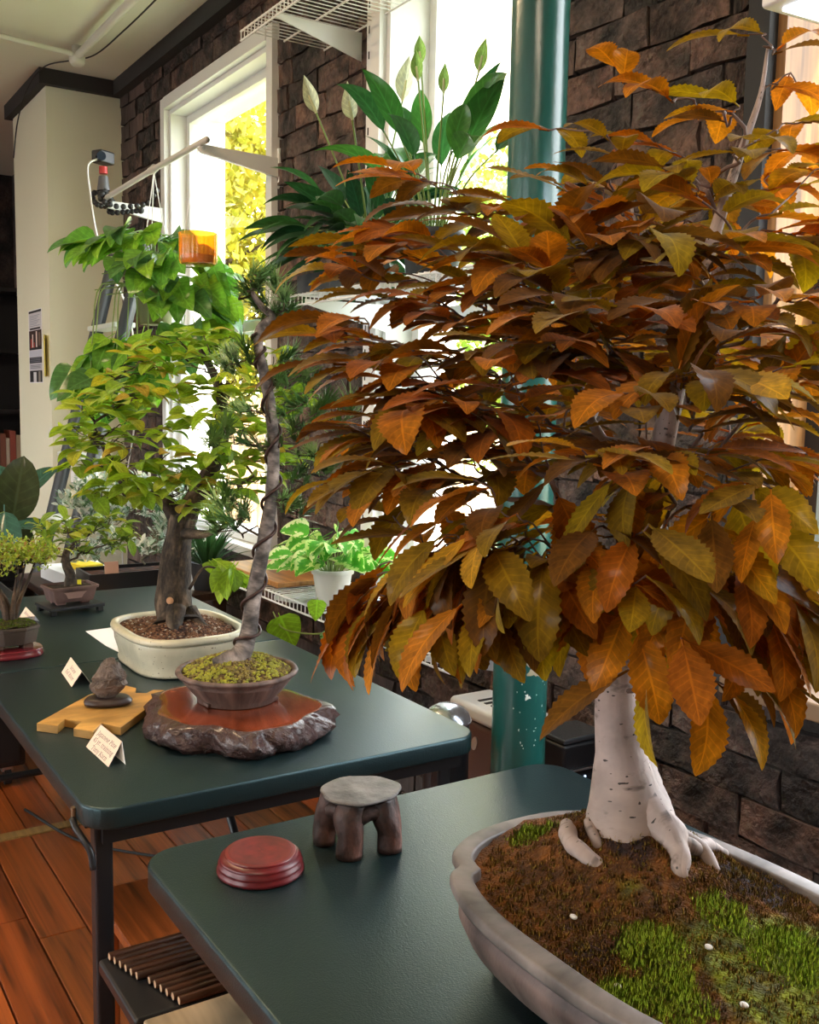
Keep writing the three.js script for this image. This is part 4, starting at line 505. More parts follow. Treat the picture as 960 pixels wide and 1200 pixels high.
  for (let k = 0; k < 8; k++) geos.push(leafGeo({ w: .195 + .03 * (k % 3), serr: .075, pleat: .010, fold: .12 + .16 * (k % 4) / 3, curl: [.35, .7, 1.0, .55, .2, .85, .5, 1.2][k], rows: 24, cols: 4, stalk: .12, seed: k + 1, twist: .5, wave: .006 }));
  for (const w of twigs) {
    const [x, y, z, droop, n] = sprays[w.i], tip = w.path[5], d = w.dir.clone(); d.y *= .3; d.normalize(); const tone = rnd2();
    for (let k = 0; k < n; k++) {
      const u = 1 - k * .105 / Math.max(.6, w.path[5].distanceTo(w.path[0]) / .14), i = clamp(u, .1, 1) * 5, a = Math.min(4, Math.floor(i)), p = w.path[a].clone().lerp(w.path[a + 1], i - a);
      const side = k === 0 ? 0 : (k % 2 ? 1 : -1), ang = side * R(32 + rnd2() * 38) + (rnd2() - .5) * .3, dir = d.clone().applyAxisAngle(up, ang); dir.y -= (droop > .5 ? droop : droop * .65) * (.5 + .9 * rnd2()) - .05 - .12 * rnd2(); dir.normalize();
      const flat = droop > .5 ? .7 : .42, upv = V((rnd2() - .5) * flat, 1, (rnd2() - .5) * flat); if (droop > .6) upv.add(d.clone().multiplyScalar(.8)); // hanging blades show their faces
      const s = (.074 + .034 * rnd2()) * (y > 1.62 ? .82 : 1) * (z > -.75 && y < 1.4 ? .95 : 1); let m = tone * .55 + rnd2() * .45;
      leaves.push({ p: p.addScaledVector(dir, s * .1), dir, up: upv, roll: (rnd2() - .5) * (droop > .5 ? .6 : .35), s, g: Math.floor(rnd2() * 8), m: m < .27 ? 0 : m < .44 ? 1 : m < .60 ? 2 : m < .74 ? 3 : m < .88 ? 4 : 5 });
    }
  }
  const cols = [[.62, .19, .008], [.42, .26, .008], [.80, .30, .010], [.26, .11, .008], [.58, .41, .010], [.86, .48, .014]];
  addLeaves(tree, leaves, geos, cols.map(c => leafM(c, T.veins, { transmission: .48, clearcoat: .24, clearcoatRoughness: .22 })));
  console.log('beech leaves', leaves.length);
}

// ======== broadleaf bonsai in the cream pot
{
  const bx = .838, bz = -2.318, o = oval(.136, .170, 3.2), y0 = .7412;
  const pot = thing('cream_pot', 'cream glazed speckled oval bonsai pot holding the broadleaf tree', 'plant pot', [bx, y0, bz]), cm = mat([.80, .74, .58], .35, { map: rep(T.speck, 2, 4), clearcoat: .4, clearcoatRoughness: .25 });
  part('bowl', ringBody(o, [[-9, .003], [-.026, .001], [-.014, .001], [-.012, .008], [-.016, .013], [-.012, .030], [-.004, .055], [-.003, .070], [-.006, .074]], 120, { us: 3 }), cm, pot);
  part('rim', ringBody(o, [[-.006, .074], [.003, .078], [.006, .084], [.003, .091], [-.004, .093], [-.014, .092], [-.017, .086], [-.018, .06]], 120, { us: 3 }), cm, pot);
  const h = (x, z) => .082 + .022 * Math.exp(-(x * x + z * z) / .006) + .003 * n3(x * 60, 0, z * 60, 3);
  part('soil', mound(o, .016, h, 20, 72, 5), M.soil, pot); const rnd = RNG(81), gr = new THREE.InstancedMesh(new THREE.IcosahedronGeometry(.0032, 0), mat([1, 1, 1], .9), 1500), c = new THREE.Color();
  for (let i = 0; i < 1500; i++) { const t = rnd() * 6.283, q = Math.sqrt(rnd()) * .86, [ox, oz] = o(t), x = ox * q, z = oz * q; gr.setMatrixAt(i, new THREE.Matrix4().makeRotationFromEuler(new THREE.Euler(rnd() * 6, rnd() * 6, 0)).scale(V(.5 + rnd(), .4 + .6 * rnd(), .5 + rnd())).setPosition(x, h(x, z), z)); const k = rnd(); k > .9 ? c.setRGB(.5, .4, .3) : c.setRGB(.13 + .22 * k, .065 + .10 * k, .035 + .05 * k); gr.setColorAt(i, c); } gr.name = 'grit'; gr.userData.kind = 'stuff'; pot.add(gr);
  const t0 = [.845, .838, -2.345], tree = thing('broadleaf_bonsai', 'bushy broadleaf bonsai with thick gnarled trunk and yellow green leaves', 'bonsai tree', t0), rel = p => V(p[0] - t0[0], p[1] - t0[1], p[2] - t0[2]);
  const trunk = [[.843, .815, -2.345], [0.844,0.828,-2.353], [0.846,0.911,-2.362], [0.855,0.994,-2.368], [0.873,1.087,-2.368]], arm = [[0.869,1.077,-2.369], [0.905,1.14,-2.354], [0.932,1.203,-2.333], [0.957,1.297,-2.318], [0.95,1.41,-2.337], [0.918,1.491,-2.368]], armB = [[0.867,1.073,-2.37], [0.828,1.129,-2.391], [0.778,1.14,-2.401], [0.734,1.181,-2.423], [0.703,1.262,-2.453]];
  part('trunk', sweep(trunk.map(rel), [.075, .050, .039, .034, .034], 40, 24, { noise: .2, nf: 32 }), M.bark, tree);
  part('root', sweep([rel([0.83,0.863,-2.343]), rel([0.801,0.826,-2.333]), rel([0.762,0.809,-2.331])], [.022, .016, .006], 12, 10, { noise: .2 }), M.bark, tree); part('root', sweep([rel([0.83,0.875,-2.308]), rel([0.815,0.835,-2.277]), rel([0.807,0.817,-2.244])], [.024, .018, .007], 12, 10, { noise: .2 }), M.bark, tree); part('root', sweep([rel([0.872,0.862,-2.327]), rel([0.885,0.829,-2.29]), rel([0.907,0.822,-2.263])], [.02, .016, .006], 12, 10, { noise: .2 }), M.bark, tree);
  part('branch', sweep(arm.map(rel), [.030, .026, .021, .016, .012, .006], 40, 14, { noise: .18, nf: 40 }), M.bark, tree); part('branch', sweep(armB.map(rel), [.024, .018, .013, .010, .006], 30, 12, { noise: .18, nf: 40 }), M.bark, tree);
  part('branch', sweep([rel([0.864,1.048,-2.345]), rel([0.901,1.055,-2.274]), rel([0.946,1.089,-2.225])], [.016, .008, .004], 16, 10, { noise: .18, nf: 40 }), M.bark, tree);
  const cut = [0.82,0.891,-2.319]; part('pruning_scar', new THREE.SphereGeometry(.009, 14, 10).scale(1, 1, .5).rotateY(-.6).translate(...rel(cut).toArray()), mat([.72, .38, .2], .8), tree, 'round pale pruning scar');
  const tips = [[0.65,1.37,-2.47,0],[0.65,1.3,-2.52,0],[0.66,1.28,-2.41,0],[0.64,1.21,-2.49,0],[0.71,1.21,-2.52,0],[0.72,1.36,-2.42,0],[0.72,1.43,-2.49,0],[0.74,1.4,-2.35,0],[0.73,1.32,-2.35,0],[0.8,1.46,-2.44,0],[0.71,1.27,-2.33,0],[0.79,1.37,-2.37,0],[0.79,1.29,-2.31,0],[0.75,1.22,-2.29,0],[0.86,1.45,-2.46,0],[0.83,1.39,-2.29,0],[0.87,1.3,-2.44,0],[0.88,1.47,-2.37,0],[0.87,1.41,-2.27,0],[0.86,1.33,-2.29,0],[0.94,1.48,-2.36,0],[0.93,1.39,-2.29,0],[0.95,1.45,-2.22,0],[0.97,1.35,-2.34,0],[1,1.39,-2.28,0],[0.96,1.31,-2.2,0],[1.05,1.35,-2.29,0],[1.05,1.43,-2.34,0],[1.01,1.52,-2.37,0],[0.94,1.53,-2.4,0],[0.87,1.52,-2.4,0],[0.94,1.23,-2.2,0],[1,1.25,-2.22,0],[0.88,1.19,-2.19,0],[0.92,1.15,-2.2,0],[0.99,1.16,-2.28,0],[0.85,1.12,-2.2,0],[0.82,1.51,-2.43,0],[0.79,1.49,-2.51,0],[1.09,1.48,-2.32,0],[1.12,1.39,-2.34,0],[1.14,1.31,-2.32,0],[1.18,1.37,-2.33,0],[1.14,1.22,-2.31,0],[1.07,1.18,-2.29,0],[0.66,1.15,-2.37,0],[0.7,1.16,-2.35,0],[0.78,1.19,-2.23,0],[0.81,1.22,-2.21,0],[0.84,1.18,-2.19,0],[0.74,1.15,-2.25,0],[0.7,1.19,-2.25,0],[0.86,1.25,-2.18,0],[0.89,1.27,-2.17,0],[0.79,1.25,-2.23,0],[0.88,1.33,-2.18,0],[0.68,1.23,-2.3,0],[0.64,1.26,-2.4,0],[0.65,1.34,-2.4,0],[0.98,1.31,-2.18,0],[1.03,1.25,-2.21,0]];
  const tw = growTwigs([...arm.slice(1), ...armB.slice(1)], tips.map(s => s.slice(0, 3)), { thin: .0012, thick: .008, jitter: .02, seed: 9, upBias: .2 });
  tw.forEach(w => part('twig', sweep(w.path.map(p => rel([p.x, p.y, p.z])), w.rad, 10, 6), M.bark, tree));
  const L = [], geos = [0, 1, 2, 3].map(k => leafGeo({ w: .22 + .03 * k, fold: .3, curl: [.5, .9, .3, 1.2][k], rows: 8, cols: 4, stalk: .2, seed: k, twist: .6 })); const r2 = RNG(91);
  const spray = (p, d, n, sc, hot) => { for (let k = 0; k < n; k++) { const a = k * 2.4 + r2() * .8, dir = d.clone().multiplyScalar(.5).add(V(Math.cos(a), -.15 + .5 * r2() - .3 * r2(), Math.sin(a))).normalize(); L.push({ p: p.clone().add(V((r2() - .5) * .035, (r2() - .5) * .03, (r2() - .5) * .035)), dir, up: V((r2() - .5) * .8, 1, (r2() - .5) * .8), roll: (r2() - .5), s: sc * (.048 + .026 * r2()), g: Math.floor(r2() * 4), m: hot && r2() < .2 ? 3 + Math.floor(r2() * 2) : Math.floor(r2() * 3) }); } };
  tw.forEach(w => { spray(w.path[5], w.dir, 6, 1, true); spray(w.path[4], w.dir, 2, 1, false); spray(w.path[3], w.dir, 1, .9, false); });
  for (const q of [[0.893,0.994,-2.199], [0.901,0.974,-2.168], [0.918,0.989,-2.159]]) spray(A(q), V(.2, -.9, .3), 4, 1.3, false); part('twig', sweep([rel([0.867,0.917,-2.314]), rel([0.875,0.981,-2.233]), rel([0.9,0.98,-2.181])], [.004, .003, .0015], 12, 6), M.bark, tree);
  addLeaves(tree, L, geos, [[.40, .62, .035], [.54, .70, .05], [.30, .52, .03], [.66, .64, .05], [.60, .42, .05]].map(c => leafM(c, T.leafv, { transmission: .52 })));
  console.log('broadleaf leaves', L.length);
}

// ======== wired pine on the burl slab
{
  const y0 = .7915, pot = thing('pine_pot', 'shallow round brown clay pot on the burl slab holding the wired pine', 'plant pot', [.775, y0, -1.81]), o = oval(.118, .118, 2);
  part('bowl', ringBody(o, [[-9, .006], [-.05, .002], [-.045, .0005], [-.040, .001], [-.041, .007], [-.032, .016], [-.018, .034], [-.012, .046], [-.010, .050]], 96, { us: 3, noise: (x, y, z, a, i) => i < 4 || i > 7 ? [0, 0] : [.012 * Math.sin(a * 15) * (i === 6 ? 1 : .6), 0] }), M.clay, pot);
  part('rim', ringBody(o, [[-.010, .050], [-.002, .052], [.001, .056], [-.001, .060], [-.007, .061], [-.011, .058], [-.013, .04]], 96, { us: 3 }), M.clay, pot);
  for (let k = 0; k < 3; k++) { const a = k * 2.1 + .7; part('foot', rbox(.035, .008, .03, .003, .062 * Math.cos(a), .0042, .062 * Math.sin(a)), M.clay, pot); }
  const h = (x, z) => .052 + .036 * (1 - Math.pow(Math.hypot(x, z) / .11, 2)) + .005 * n3(x * 45, 1, z * 45, 6);
  part('moss', mound(o, .010, h, 24, 72, 6), mat([.30, .27, .08], .95, { map: rep(T.soil, 1), bumpMap: rep(T.gran, 1.4), bumpScale: .008 }), pot);
  const rnd = RNG(101), im = new THREE.InstancedMesh(new THREE.IcosahedronGeometry(.0034, 0), mat([1, 1, 1], .95), 1900), c = new THREE.Color();
  for (let i = 0; i < 1900; i++) { const a = rnd() * 6.283, q = Math.sqrt(rnd()) * .104, x = q * Math.cos(a), z = q * Math.sin(a); im.setMatrixAt(i, new THREE.Matrix4().makeRotationFromEuler(new THREE.Euler(rnd() * 6, rnd() * 6, 0)).scale(V(.5 + rnd(), .5 + .7 * rnd(), .5 + rnd())).setPosition(x, h(x, z), z)); const k = rnd(), g = fbm(x * 3 + 4, z * 3 + 4, 20, 20, 3, 5); g > .47 ? c.setRGB(.20 + .17 * k, .20 + .15 * k, .03) : c.setRGB(.12 + .13 * k, .085 + .1 * k, .035); im.setColorAt(i, c); } im.name = 'moss_clumps'; im.userData.kind = 'stuff'; pot.add(im);
  const D = 1.99, t0 = [0.768,0.859,-1.819], tree = thing('wired_pine', 'slender leaning pine bonsai with wire coiled trunk and tufts of green needles', 'bonsai tree', t0), rel = p => V(p[0] - t0[0], p[1] - t0[1], p[2] - t0[2]);
  const tr = [[0.722,0.867,-1.802], [0.744,0.873,-1.795], [0.772,0.882,-1.79], [0.792,0.912,-1.799], [0.809,0.99,-1.81], [0.83,1.09,-1.809], [0.845,1.173,-1.81], [0.854,1.256,-1.815], [0.854,1.348,-1.828], [0.845,1.431,-1.844], [0.839,1.48,-1.855], [0.845,1.514,-1.856], [0.863,1.536,-1.847], [0.849,1.555,-1.858], [0.835,1.58,-1.871], [0.832,1.608,-1.876]];
  const rads = [.012, .019, .021, .0185, .0165, .0150, .0140, .0130, .0125, .0110, .0105, .011, .010, .007, .005, .003];
  const cv = curve(tr, 90), rr = cv.map((_, i) => { const f = i / 90 * 15, a = Math.min(14, Math.floor(f)); return lerp(rads[a], rads[a + 1], f - a); });
  part('trunk', tube(cv.map(p => rel([p.x, p.y, p.z])), rr.map(x => x * .93), 16, { noise: .10, nf: 50 }), M.barkGrey, tree);
  const wire = []; for (let i = 12; i < 64; i++) { const p = cv[i], n = cv[i + 1], tt = n.clone().sub(p).normalize(), u = V(1, 0, 0).addScaledVector(tt, -tt.x).normalize(), b = tt.clone().cross(u), a = i * .95; for (let s = 0; s < 3; s++) { const ang = a + s * .95 / 3, q = p.clone().lerp(n, s / 3).addScaledVector(u, Math.cos(ang) * (rr[i] * 1.08 + .0018)).addScaledVector(b, Math.sin(ang) * (rr[i] * 1.08 + .0018)); wire.push(rel([q.x, q.y, q.z])); } }
  part('training_wire', tube(wire, .0034, 6), mat([.075, .042, .035], .4, { metalness: .5 }), tree, 'copper brown training wire coiled round the trunk');
  const tips = [[0.83,1.59,-1.88,0],[0.84,1.61,-1.85,0],[0.87,1.6,-1.85,0],[0.87,1.57,-1.81,0],[0.89,1.55,-1.83,0],[0.85,1.57,-1.9,0],[0.88,1.54,-1.86,0],[0.81,1.47,-1.85,0],[0.79,1.46,-1.88,0],[0.79,1.44,-1.91,0],[0.9,1.46,-1.85,0],[0.92,1.42,-1.84,0],[0.88,1.42,-1.85,0],[0.95,1.41,-1.83,0],[0.96,1.37,-1.8,0],[0.9,1.36,-1.8,0],[0.95,1.34,-1.82,0],[0.99,1.32,-1.8,0],[0.9,1.31,-1.82,0],[0.94,1.27,-1.82,0],[1,1.27,-1.8,0],[0.96,1.24,-1.79,0],[0.91,1.23,-1.81,0],[0.78,1.32,-1.87,0],[0.76,1.29,-1.9,0],[0.8,1.29,-1.83,0],[0.76,1.17,-1.87,0],[0.77,1.14,-1.83,0],[0.81,1.15,-1.86,0],[0.76,1.13,-1.89,0],[0.78,1.19,-1.88,0],[0.8,1.35,-1.86,0],[1.01,1.36,-1.79,0],[0.89,1.17,-1.82,0],[0.92,1.15,-1.82,0]];
  const tw = growTwigs(tr.slice(4).filter((_, i) => i % 1 === 0), tips.map(s => s.slice(0, 3)), { thin: .0013, thick: .006, jitter: .02, seed: 13, upBias: .1 });
  tw.forEach(w => part('twig', sweep(w.path.map(p => rel([p.x, p.y, p.z])), w.rad, 10, 6, { noise: .15 }), M.bark, tree));
  const needles = s => { const r = RNG(s), pos = [], uv = [], nn = []; for (let i = 0; i < 52; i++) { const a = r() * 6.283, e = .15 + 1.25 * r(), d = V(Math.cos(a) * Math.cos(e), Math.sin(e), Math.sin(a) * Math.cos(e)), L = .032 + .022 * r(), b = V((r() - .5) * .01, (r() - .6) * .022, (r() - .5) * .01), w = V(-d.z, 0, d.x).normalize().multiplyScalar(.00105), m = b.clone().addScaledVector(d, L * .55).add(V(0, .0015, 0)), e2 = b.clone().addScaledVector(d, L); for (const v of [b.clone().sub(w), b.clone().add(w), m.clone().add(w), b.clone().sub(w), m.clone().add(w), m.clone().sub(w), m.clone().sub(w), m.clone().add(w), e2]) { pos.push(v.x, v.y, v.z); uv.push(0, 0); const q = d.clone().multiplyScalar(.3).add(V(0, 1, 0)).normalize(); nn.push(q.x, q.y, q.z); } } const g = new THREE.BufferGeometry(); g.setAttribute('position', new THREE.Float32BufferAttribute(pos, 3)); g.setAttribute('normal', new THREE.Float32BufferAttribute(nn, 3)); g.setAttribute('uv', new THREE.Float32BufferAttribute(uv, 2)); return g; };
  const ng = [needles(1), needles(2), needles(3)], nm = [[.13, .29, .07], [.20, .38, .09], [.09, .21, .06]].map(c => mat(c, .6, { ...DS, clearcoat: .3, clearcoatRoughness: .4 }));
  const r = RNG(111); tw.forEach(w => { for (const [k, s] of [[5, 1.05], [4, .85], [3, .65]]) { const n = part('needle_cluster', ng[Math.floor(r() * 3)], nm[Math.floor(r() * 3)], tree); const p = w.path[k], d = w.dir.clone().multiplyScalar(.8).add(V(0, .8, 0)).normalize(); n.quaternion.setFromUnitVectors(up, d); n.position.copy(rel([p.x, p.y, p.z])); n.scale.setScalar(s * (.8 + .3 * r())); n.rotateY(r() * 6); } });
}
// ======== hanging pothos
M.stemGreen = mat([.20, .30, .07], .6);
{
  const c0 = [1.345, 1.655, -3.95], t = thing('hanging_pothos', 'trailing pothos with broad glossy heart leaves hanging in an olive pot from the rod', 'hanging plant', c0), rel = p => V(p[0] - c0[0], p[1] - c0[1], p[2] - c0[2]);
  part('pot', lathe([[0, 0], [.058, 0], [.062, .004], [.076, .115], [.082, .116], [.083, .132], [.076, .132], [.070, .11], [0, .105]], 48), mat([.135, .15, .035], .5), t);
  part('soil', cyl(.070, .070, .004, 32, 0, .112, 0), M.soil, t);
  for (let k = 0; k < 3; k++) { const a = k * 2.094 + .6; part('hanging_wire', tube(curve([[.078 * Math.cos(a), .12, .078 * Math.sin(a)], [.045 * Math.cos(a), .33, .045 * Math.sin(a)], [0, .583, 0]], 10), .0019, 5), mat([.75, .76, .74], .4), t); }
  part('hook', tube(curve([[0, .575, 0], [.012, .60, 0], [.0, .612, 0], [-.012, .60, 0]], 10), .003, 6), M.steel, t);
  const geos = [0, 1, 2].map(k => leafGeo({ shape: 'heart', w: .36, fold: .22, curl: [.4, .8, 1.1][k], rows: 10, cols: 4, stalk: .35, seed: 20 + k, twist: .5, wave: .01 })), L = [], r = RNG(121);
  const pts = [[1.16,1.93,-3.93],[1.21,1.9,-3.84],[1.14,1.91,-4],[1.28,1.96,-3.92],[1.29,1.9,-3.76],[1.39,1.95,-3.85],[1.18,1.82,-3.85],[1.24,1.83,-3.75],[1.32,1.81,-3.7],[1.16,1.76,-3.97],[1.37,1.76,-3.71],[1.48,1.82,-3.77],[1.5,1.75,-3.73],[1.5,1.68,-3.74],[1.4,1.65,-3.68],[1.54,1.85,-3.74],[1.52,1.88,-3.82],[1.19,1.74,-3.8],[1.13,1.78,-4.02],[1.29,1.87,-3.79],[1.38,1.99,-3.92],[1.44,1.92,-3.88],[1.24,1.68,-3.85],[1.19,1.63,-3.91],[1.17,1.58,-3.94],[1.21,1.53,-3.85],[1.11,1.45,-3.87],[1.08,1.43,-3.92],[1.18,1.45,-3.89],[1.26,1.49,-3.87],[1.25,1.39,-3.89],[1.16,1.5,-3.94],[1.35,1.62,-3.77],[1.4,1.57,-3.79],[1.33,1.55,-3.83],[1.47,1.59,-3.75],[1.11,1.5,-3.97],[1.14,1.35,-3.93],[1.2,1.36,-3.89],[1.27,1.6,-3.81],[1.14,1.63,-3.97],[1.23,1.79,-3.87],[1.47,1.92,-3.84],[1.25,1.75,-3.74],[1.17,1.68,-3.95],[1.22,1.6,-3.91],[1.28,1.41,-3.85],[1.32,1.46,-3.85],[1.15,1.84,-3.99],[1.12,1.96,-4.03],[1.17,1.97,-3.93],[1.21,1.98,-3.85],[1.28,1.99,-3.81],[1.2,1.88,-3.72],[1.29,1.87,-3.66],[1.09,1.4,-3.91],[1.07,1.45,-3.99],[1.16,1.4,-3.86],[1.47,1.76,-3.71],[1.49,1.62,-3.68]];
  pts.forEach(([x, y, z], i) => {
    const p = V(x, y, z), o = V(c0[0], Math.min(c0[1] + .14, y + .08), c0[2]), d = p.clone().sub(o); d.y *= .4; d.normalize(); const low = y < c0[1] + .05;
    if (!low || i % 3 === 0) part('vine', sweep(low ? [rel([o.x, c0[1] + .13, o.z]), rel([lerp(o.x, x, .8), c0[1] + .14, lerp(o.z, z, .8)]), rel([lerp(o.x, x, .95), (c0[1] + .13 + y) / 2, lerp(o.z, z, .95)]), rel([x, y, z])] : [rel([o.x, c0[1] + .11, o.z]), rel([lerp(o.x, x, .3), y + .02, lerp(o.z, z, .3)]), rel([x, y, z])], [.0028, .0026, .002], 12, 6), M.stemGreen, t);
    for (let k = 0; k < 4; k++) { if (Math.abs(z - c0[2]) < .18 && x < c0[0] + .02 && y < c0[1] + .20 && y > c0[1] - .03) break; const dir = d.clone().add(V((r() - .5) * 1.2, -.35 - .8 * r(), (r() - .5) * 1.2)).add(V(-.25, 0, .3)).normalize(); L.push({ p: p.clone().add(k ? V((r() - .5) * .08, (r() - .5) * .06, (r() - .5) * .08) : V()), dir, up: V((r() - .5) * .8 - .3, .7, .35 + (r() - .5) * .8), roll: (r() - .5) * .8, s: .105 + .055 * r(), g: Math.floor(r() * 3), m: Math.floor(r() * 4) }); }
  });
  addLeaves(t, L, geos, [[.22, .52, .045], [.15, .40, .05], [.34, .64, .05], [.11, .28, .08]].map(c => leafM(c, T.leafv, { clearcoat: .7, clearcoatRoughness: .2 })));
}
// ======== peace lilies on the wire shelf
function peaceLily(label, c0, seed, dirs, blooms) {
  const t = thing('peace_lily', label, 'peace lily', c0), r = RNG(seed);
  part('pot', lathe([[0, 0], [.065, 0], [.08, .12], [.085, .12], [.085, .135], [.078, .135], [.072, .11], [0, .108]], 40), mat([.04, .045, .05], .5), t); part('soil', cyl(.073, .073, .004, 28, 0, .112, 0), M.soil, t);
  const geos = [0, 1, 2].map(k => leafGeo({ shape: 'lance', w: .155 + .02 * k, fold: .35, curl: [.7, 1.2, .4][k], rows: 12, cols: 4, stalk: .02, seed: seed + k, twist: .5, wave: .004 })), L = [];
  for (const [a, e, h, s] of dirs) { const cx = Math.cos(a), d = V((cx > 0 ? cx * .25 : cx) * Math.cos(e), Math.sin(e), Math.sin(a) * Math.cos(e)), b = V(Math.cos(a) * .02, .11, Math.sin(a) * .02), p = b.clone().addScaledVector(d, h).add(V(0, h * .25, 0)); part('stem', sweep([b, b.clone().lerp(p, .5).add(V(0, h * .14, 0)), p], [.003, .0025, .002], 8, 6), M.stemGreen, t); L.push({ p: p.clone().add(V(...c0)), dir: d.clone().add(V(0, -.10, 0)), up: V(-Math.cos(a) * Math.sin(e) + (r() - .5) * .4, Math.cos(e) + .2, -Math.sin(a) * Math.sin(e) + (r() - .5) * .4), roll: (r() - .5) * .8, s, g: Math.floor(r() * 3), m: Math.floor(r() * 3) }); }
  addLeaves(t, L, geos, (seed < 150 ? [[.03, .13, .04], [.045, .18, .045], [.02, .09, .04]] : [[.06, .26, .05], [.10, .36, .06], [.04, .18, .05]]).map(c => leafM(c, T.leafv, { clearcoat: .7, clearcoatRoughness: .22 })));
  const sp = leafGeo({ shape: 'lance', w: .22, fold: 1.0, curl: -.3, rows: 8, cols: 4, stalk: 0 }), wm = leafM([.84, .88, .76], T.leafv);
  for (const [a, e, h, s, green] of blooms) { const d = V(Math.cos(a) * Math.cos(e), Math.sin(e), Math.sin(a) * Math.cos(e)), b = V(0, .11, 0), p = b.clone().addScaledVector(d, h); const fl = part('flower', sweep([b, b.clone().lerp(p, .5).add(V(0, .01, 0)), p], [.003, .003, .0025], 8, 6), M.stemGreen, t); const q = part('spathe', sp, green ? leafM([.30, .48, .14], T.leafv) : wm, fl); place(q, p, d.clone().add(V(0, .2, 0)), V(-.5, .1, .6), 0, s); part('spadix', sweep([p, p.clone().addScaledVector(d, s * .45).add(V(-.006, .0, .006))], [.004, .003], 4, 8), mat([.8, .78, .5], .8), fl); }
}
{ const r = RNG(131), D = (n, lo, hi, h0, s0, bias) => Array.from({ length: n }, (_, i) => [i * 2.4 + r() * .5, lo + (hi - lo) * r(), h0 * (.6 + .7 * r()), s0 * (.75 + .4 * r())]);
  peaceLily('dark leaved peace lily with white hooded blooms at the far end of its shelf', [1.50, 1.682, -2.55], 141, [...D(26, .15, 1.1, .13, .17), ...D(46, -.5, .35, .12, .20), ...D(26, .1, .9, .16, .19), [3.6, .1, .15, .17], [3.2, .0, .14, .18], [2.7, .2, .12, .16]], [[3.1, 1.1, .40, .10], [2.3, .85, .40, .10], [1.0, 1.35, .42, .12]]);
  peaceLily('taller bright green peace lily with upright leaves against the middle window glass', [1.51, 1.682, -2.25], 151, [...D(16, .5, 1.35, .2, .20), [0.9, 1.1, .20, .22], [1.6, .9, .2, .22], [4.6, 1.2, .22, .22], [1.9, .5, .22, .2], [5, .9, .2, .2]], [[4.5, 1.42, .42, .08, 1], [1.4, 1.2, .42, .08, 1], [1.9, 1.35, .36, .07, 1], [5, 1.3, .5, .08, 1]]); }
// ======== variegated pothos and its trailing vine
{
  const c0 = [1.42, .781, -2.61], t = thing('variegated_pothos', 'pothos with cream and green marbled leaves in a small white pot on the wire shelf', 'pothos', c0), rel = (x, y, z) => V(x - c0[0], y - c0[1], z - c0[2]);
  part('pot', lathe([[0, 0], [.042, 0], [.045, .004], [.058, .085], [.063, .086], [.064, .10], [.058, .10], [.054, .085], [0, .08]], 40), mat([.78, .74, .68], .5), t); part('soil', cyl(.054, .054, .004, 24, 0, .084, 0), M.soil, t);
  const geos = [0, 1, 2].map(k => leafGeo({ shape: 'heart', w: .33, fold: .25, curl: [.3, .7, 1.0][k], rows: 9, cols: 4, stalk: .35, seed: 30 + k, twist: .5, wave: .012 })), L = [], r = RNG(161);
  for (let i = 0; i < 46; i++) { const a = i * 2.4, e = .15 + 1.0 * r(), h = .07 + .08 * r(), d = V(Math.cos(a) * Math.cos(e), Math.sin(e), Math.sin(a) * Math.cos(e) * 1.3), p = V(0, .085, 0).addScaledVector(d, h); part('stem', sweep([[Math.cos(a) * .02, .085, Math.sin(a) * .02], p.clone().multiplyScalar(.6).add(V(0, .045, 0)), p], [.0018, .0015, .0013], 6, 5), M.stemGreen, t); L.push({ p: p.add(V(...c0)), dir: d.clone().setY(.0).add(V(-.3, -.35 + .5 * r(), .35)), up: V(-.5, .9, .5 + (r() - .5) * .6), roll: (r() - .5), s: .08 + .035 * r(), g: Math.floor(r() * 3), m: Math.floor(r() * 2) }); }
  const vm = [[.9, .95, .8], [.65, .85, .45]].map(c => leafM(c, T.varieg, { clearcoat: .5 })); addLeaves(t, L, geos, vm);
  const v = thing('trailing_vine', 'pale vine with bright lime heart leaves dangling from the low wire shelf', 'vine', [1.33,0.759,-2.465]), v0 = v.position, rv = p => V(p[0] - v0.x, p[1] - v0.y, p[2] - v0.z);
  part('stem', sweep([rv([1.352, .80, -2.36]), rv([1.325, .79, -2.36]), rv([1.32,0.762,-2.373]), rv([1.31,0.73,-2.453]), rv([1.3,0.708,-2.564]), rv([1.28,0.708,-2.663]), rv([1.28,0.743,-2.721])], [.003, .003, .0025, .002], 24, 6), M.stemGreen, v);
  const lg = leafGeo({ shape: 'heart', w: .46, fold: .12, curl: .2, rows: 12, cols: 6, stalk: .1, seed: 5 }), lm = leafM([.42, .80, .05], T.leafv); const q = (p, d, s, m = lm) => place(part('leaf', lg, m, v), rv(p), V(...d), V(-.55, .25, .8), 0, s);
  part('stem', sweep([rv([1.36, .80, -2.00]), rv([1.335, .815, -1.99]), rv([1.33,0.951,-1.871])], [.0025, .0025, .002], 10, 6), M.stemGreen, v); q([1.28,0.739,-2.674], [.35, -.75, .0], .115); q([1.31,0.817,-2.495], [-.2, -.9, .2], .06); q([1.31,0.748,-2.413], [.1, -1, 0], .07, leafM([.3, .5, .35], T.varieg)); q([1.33,0.951,-1.871], [.1, -.8, .1], .07);
}
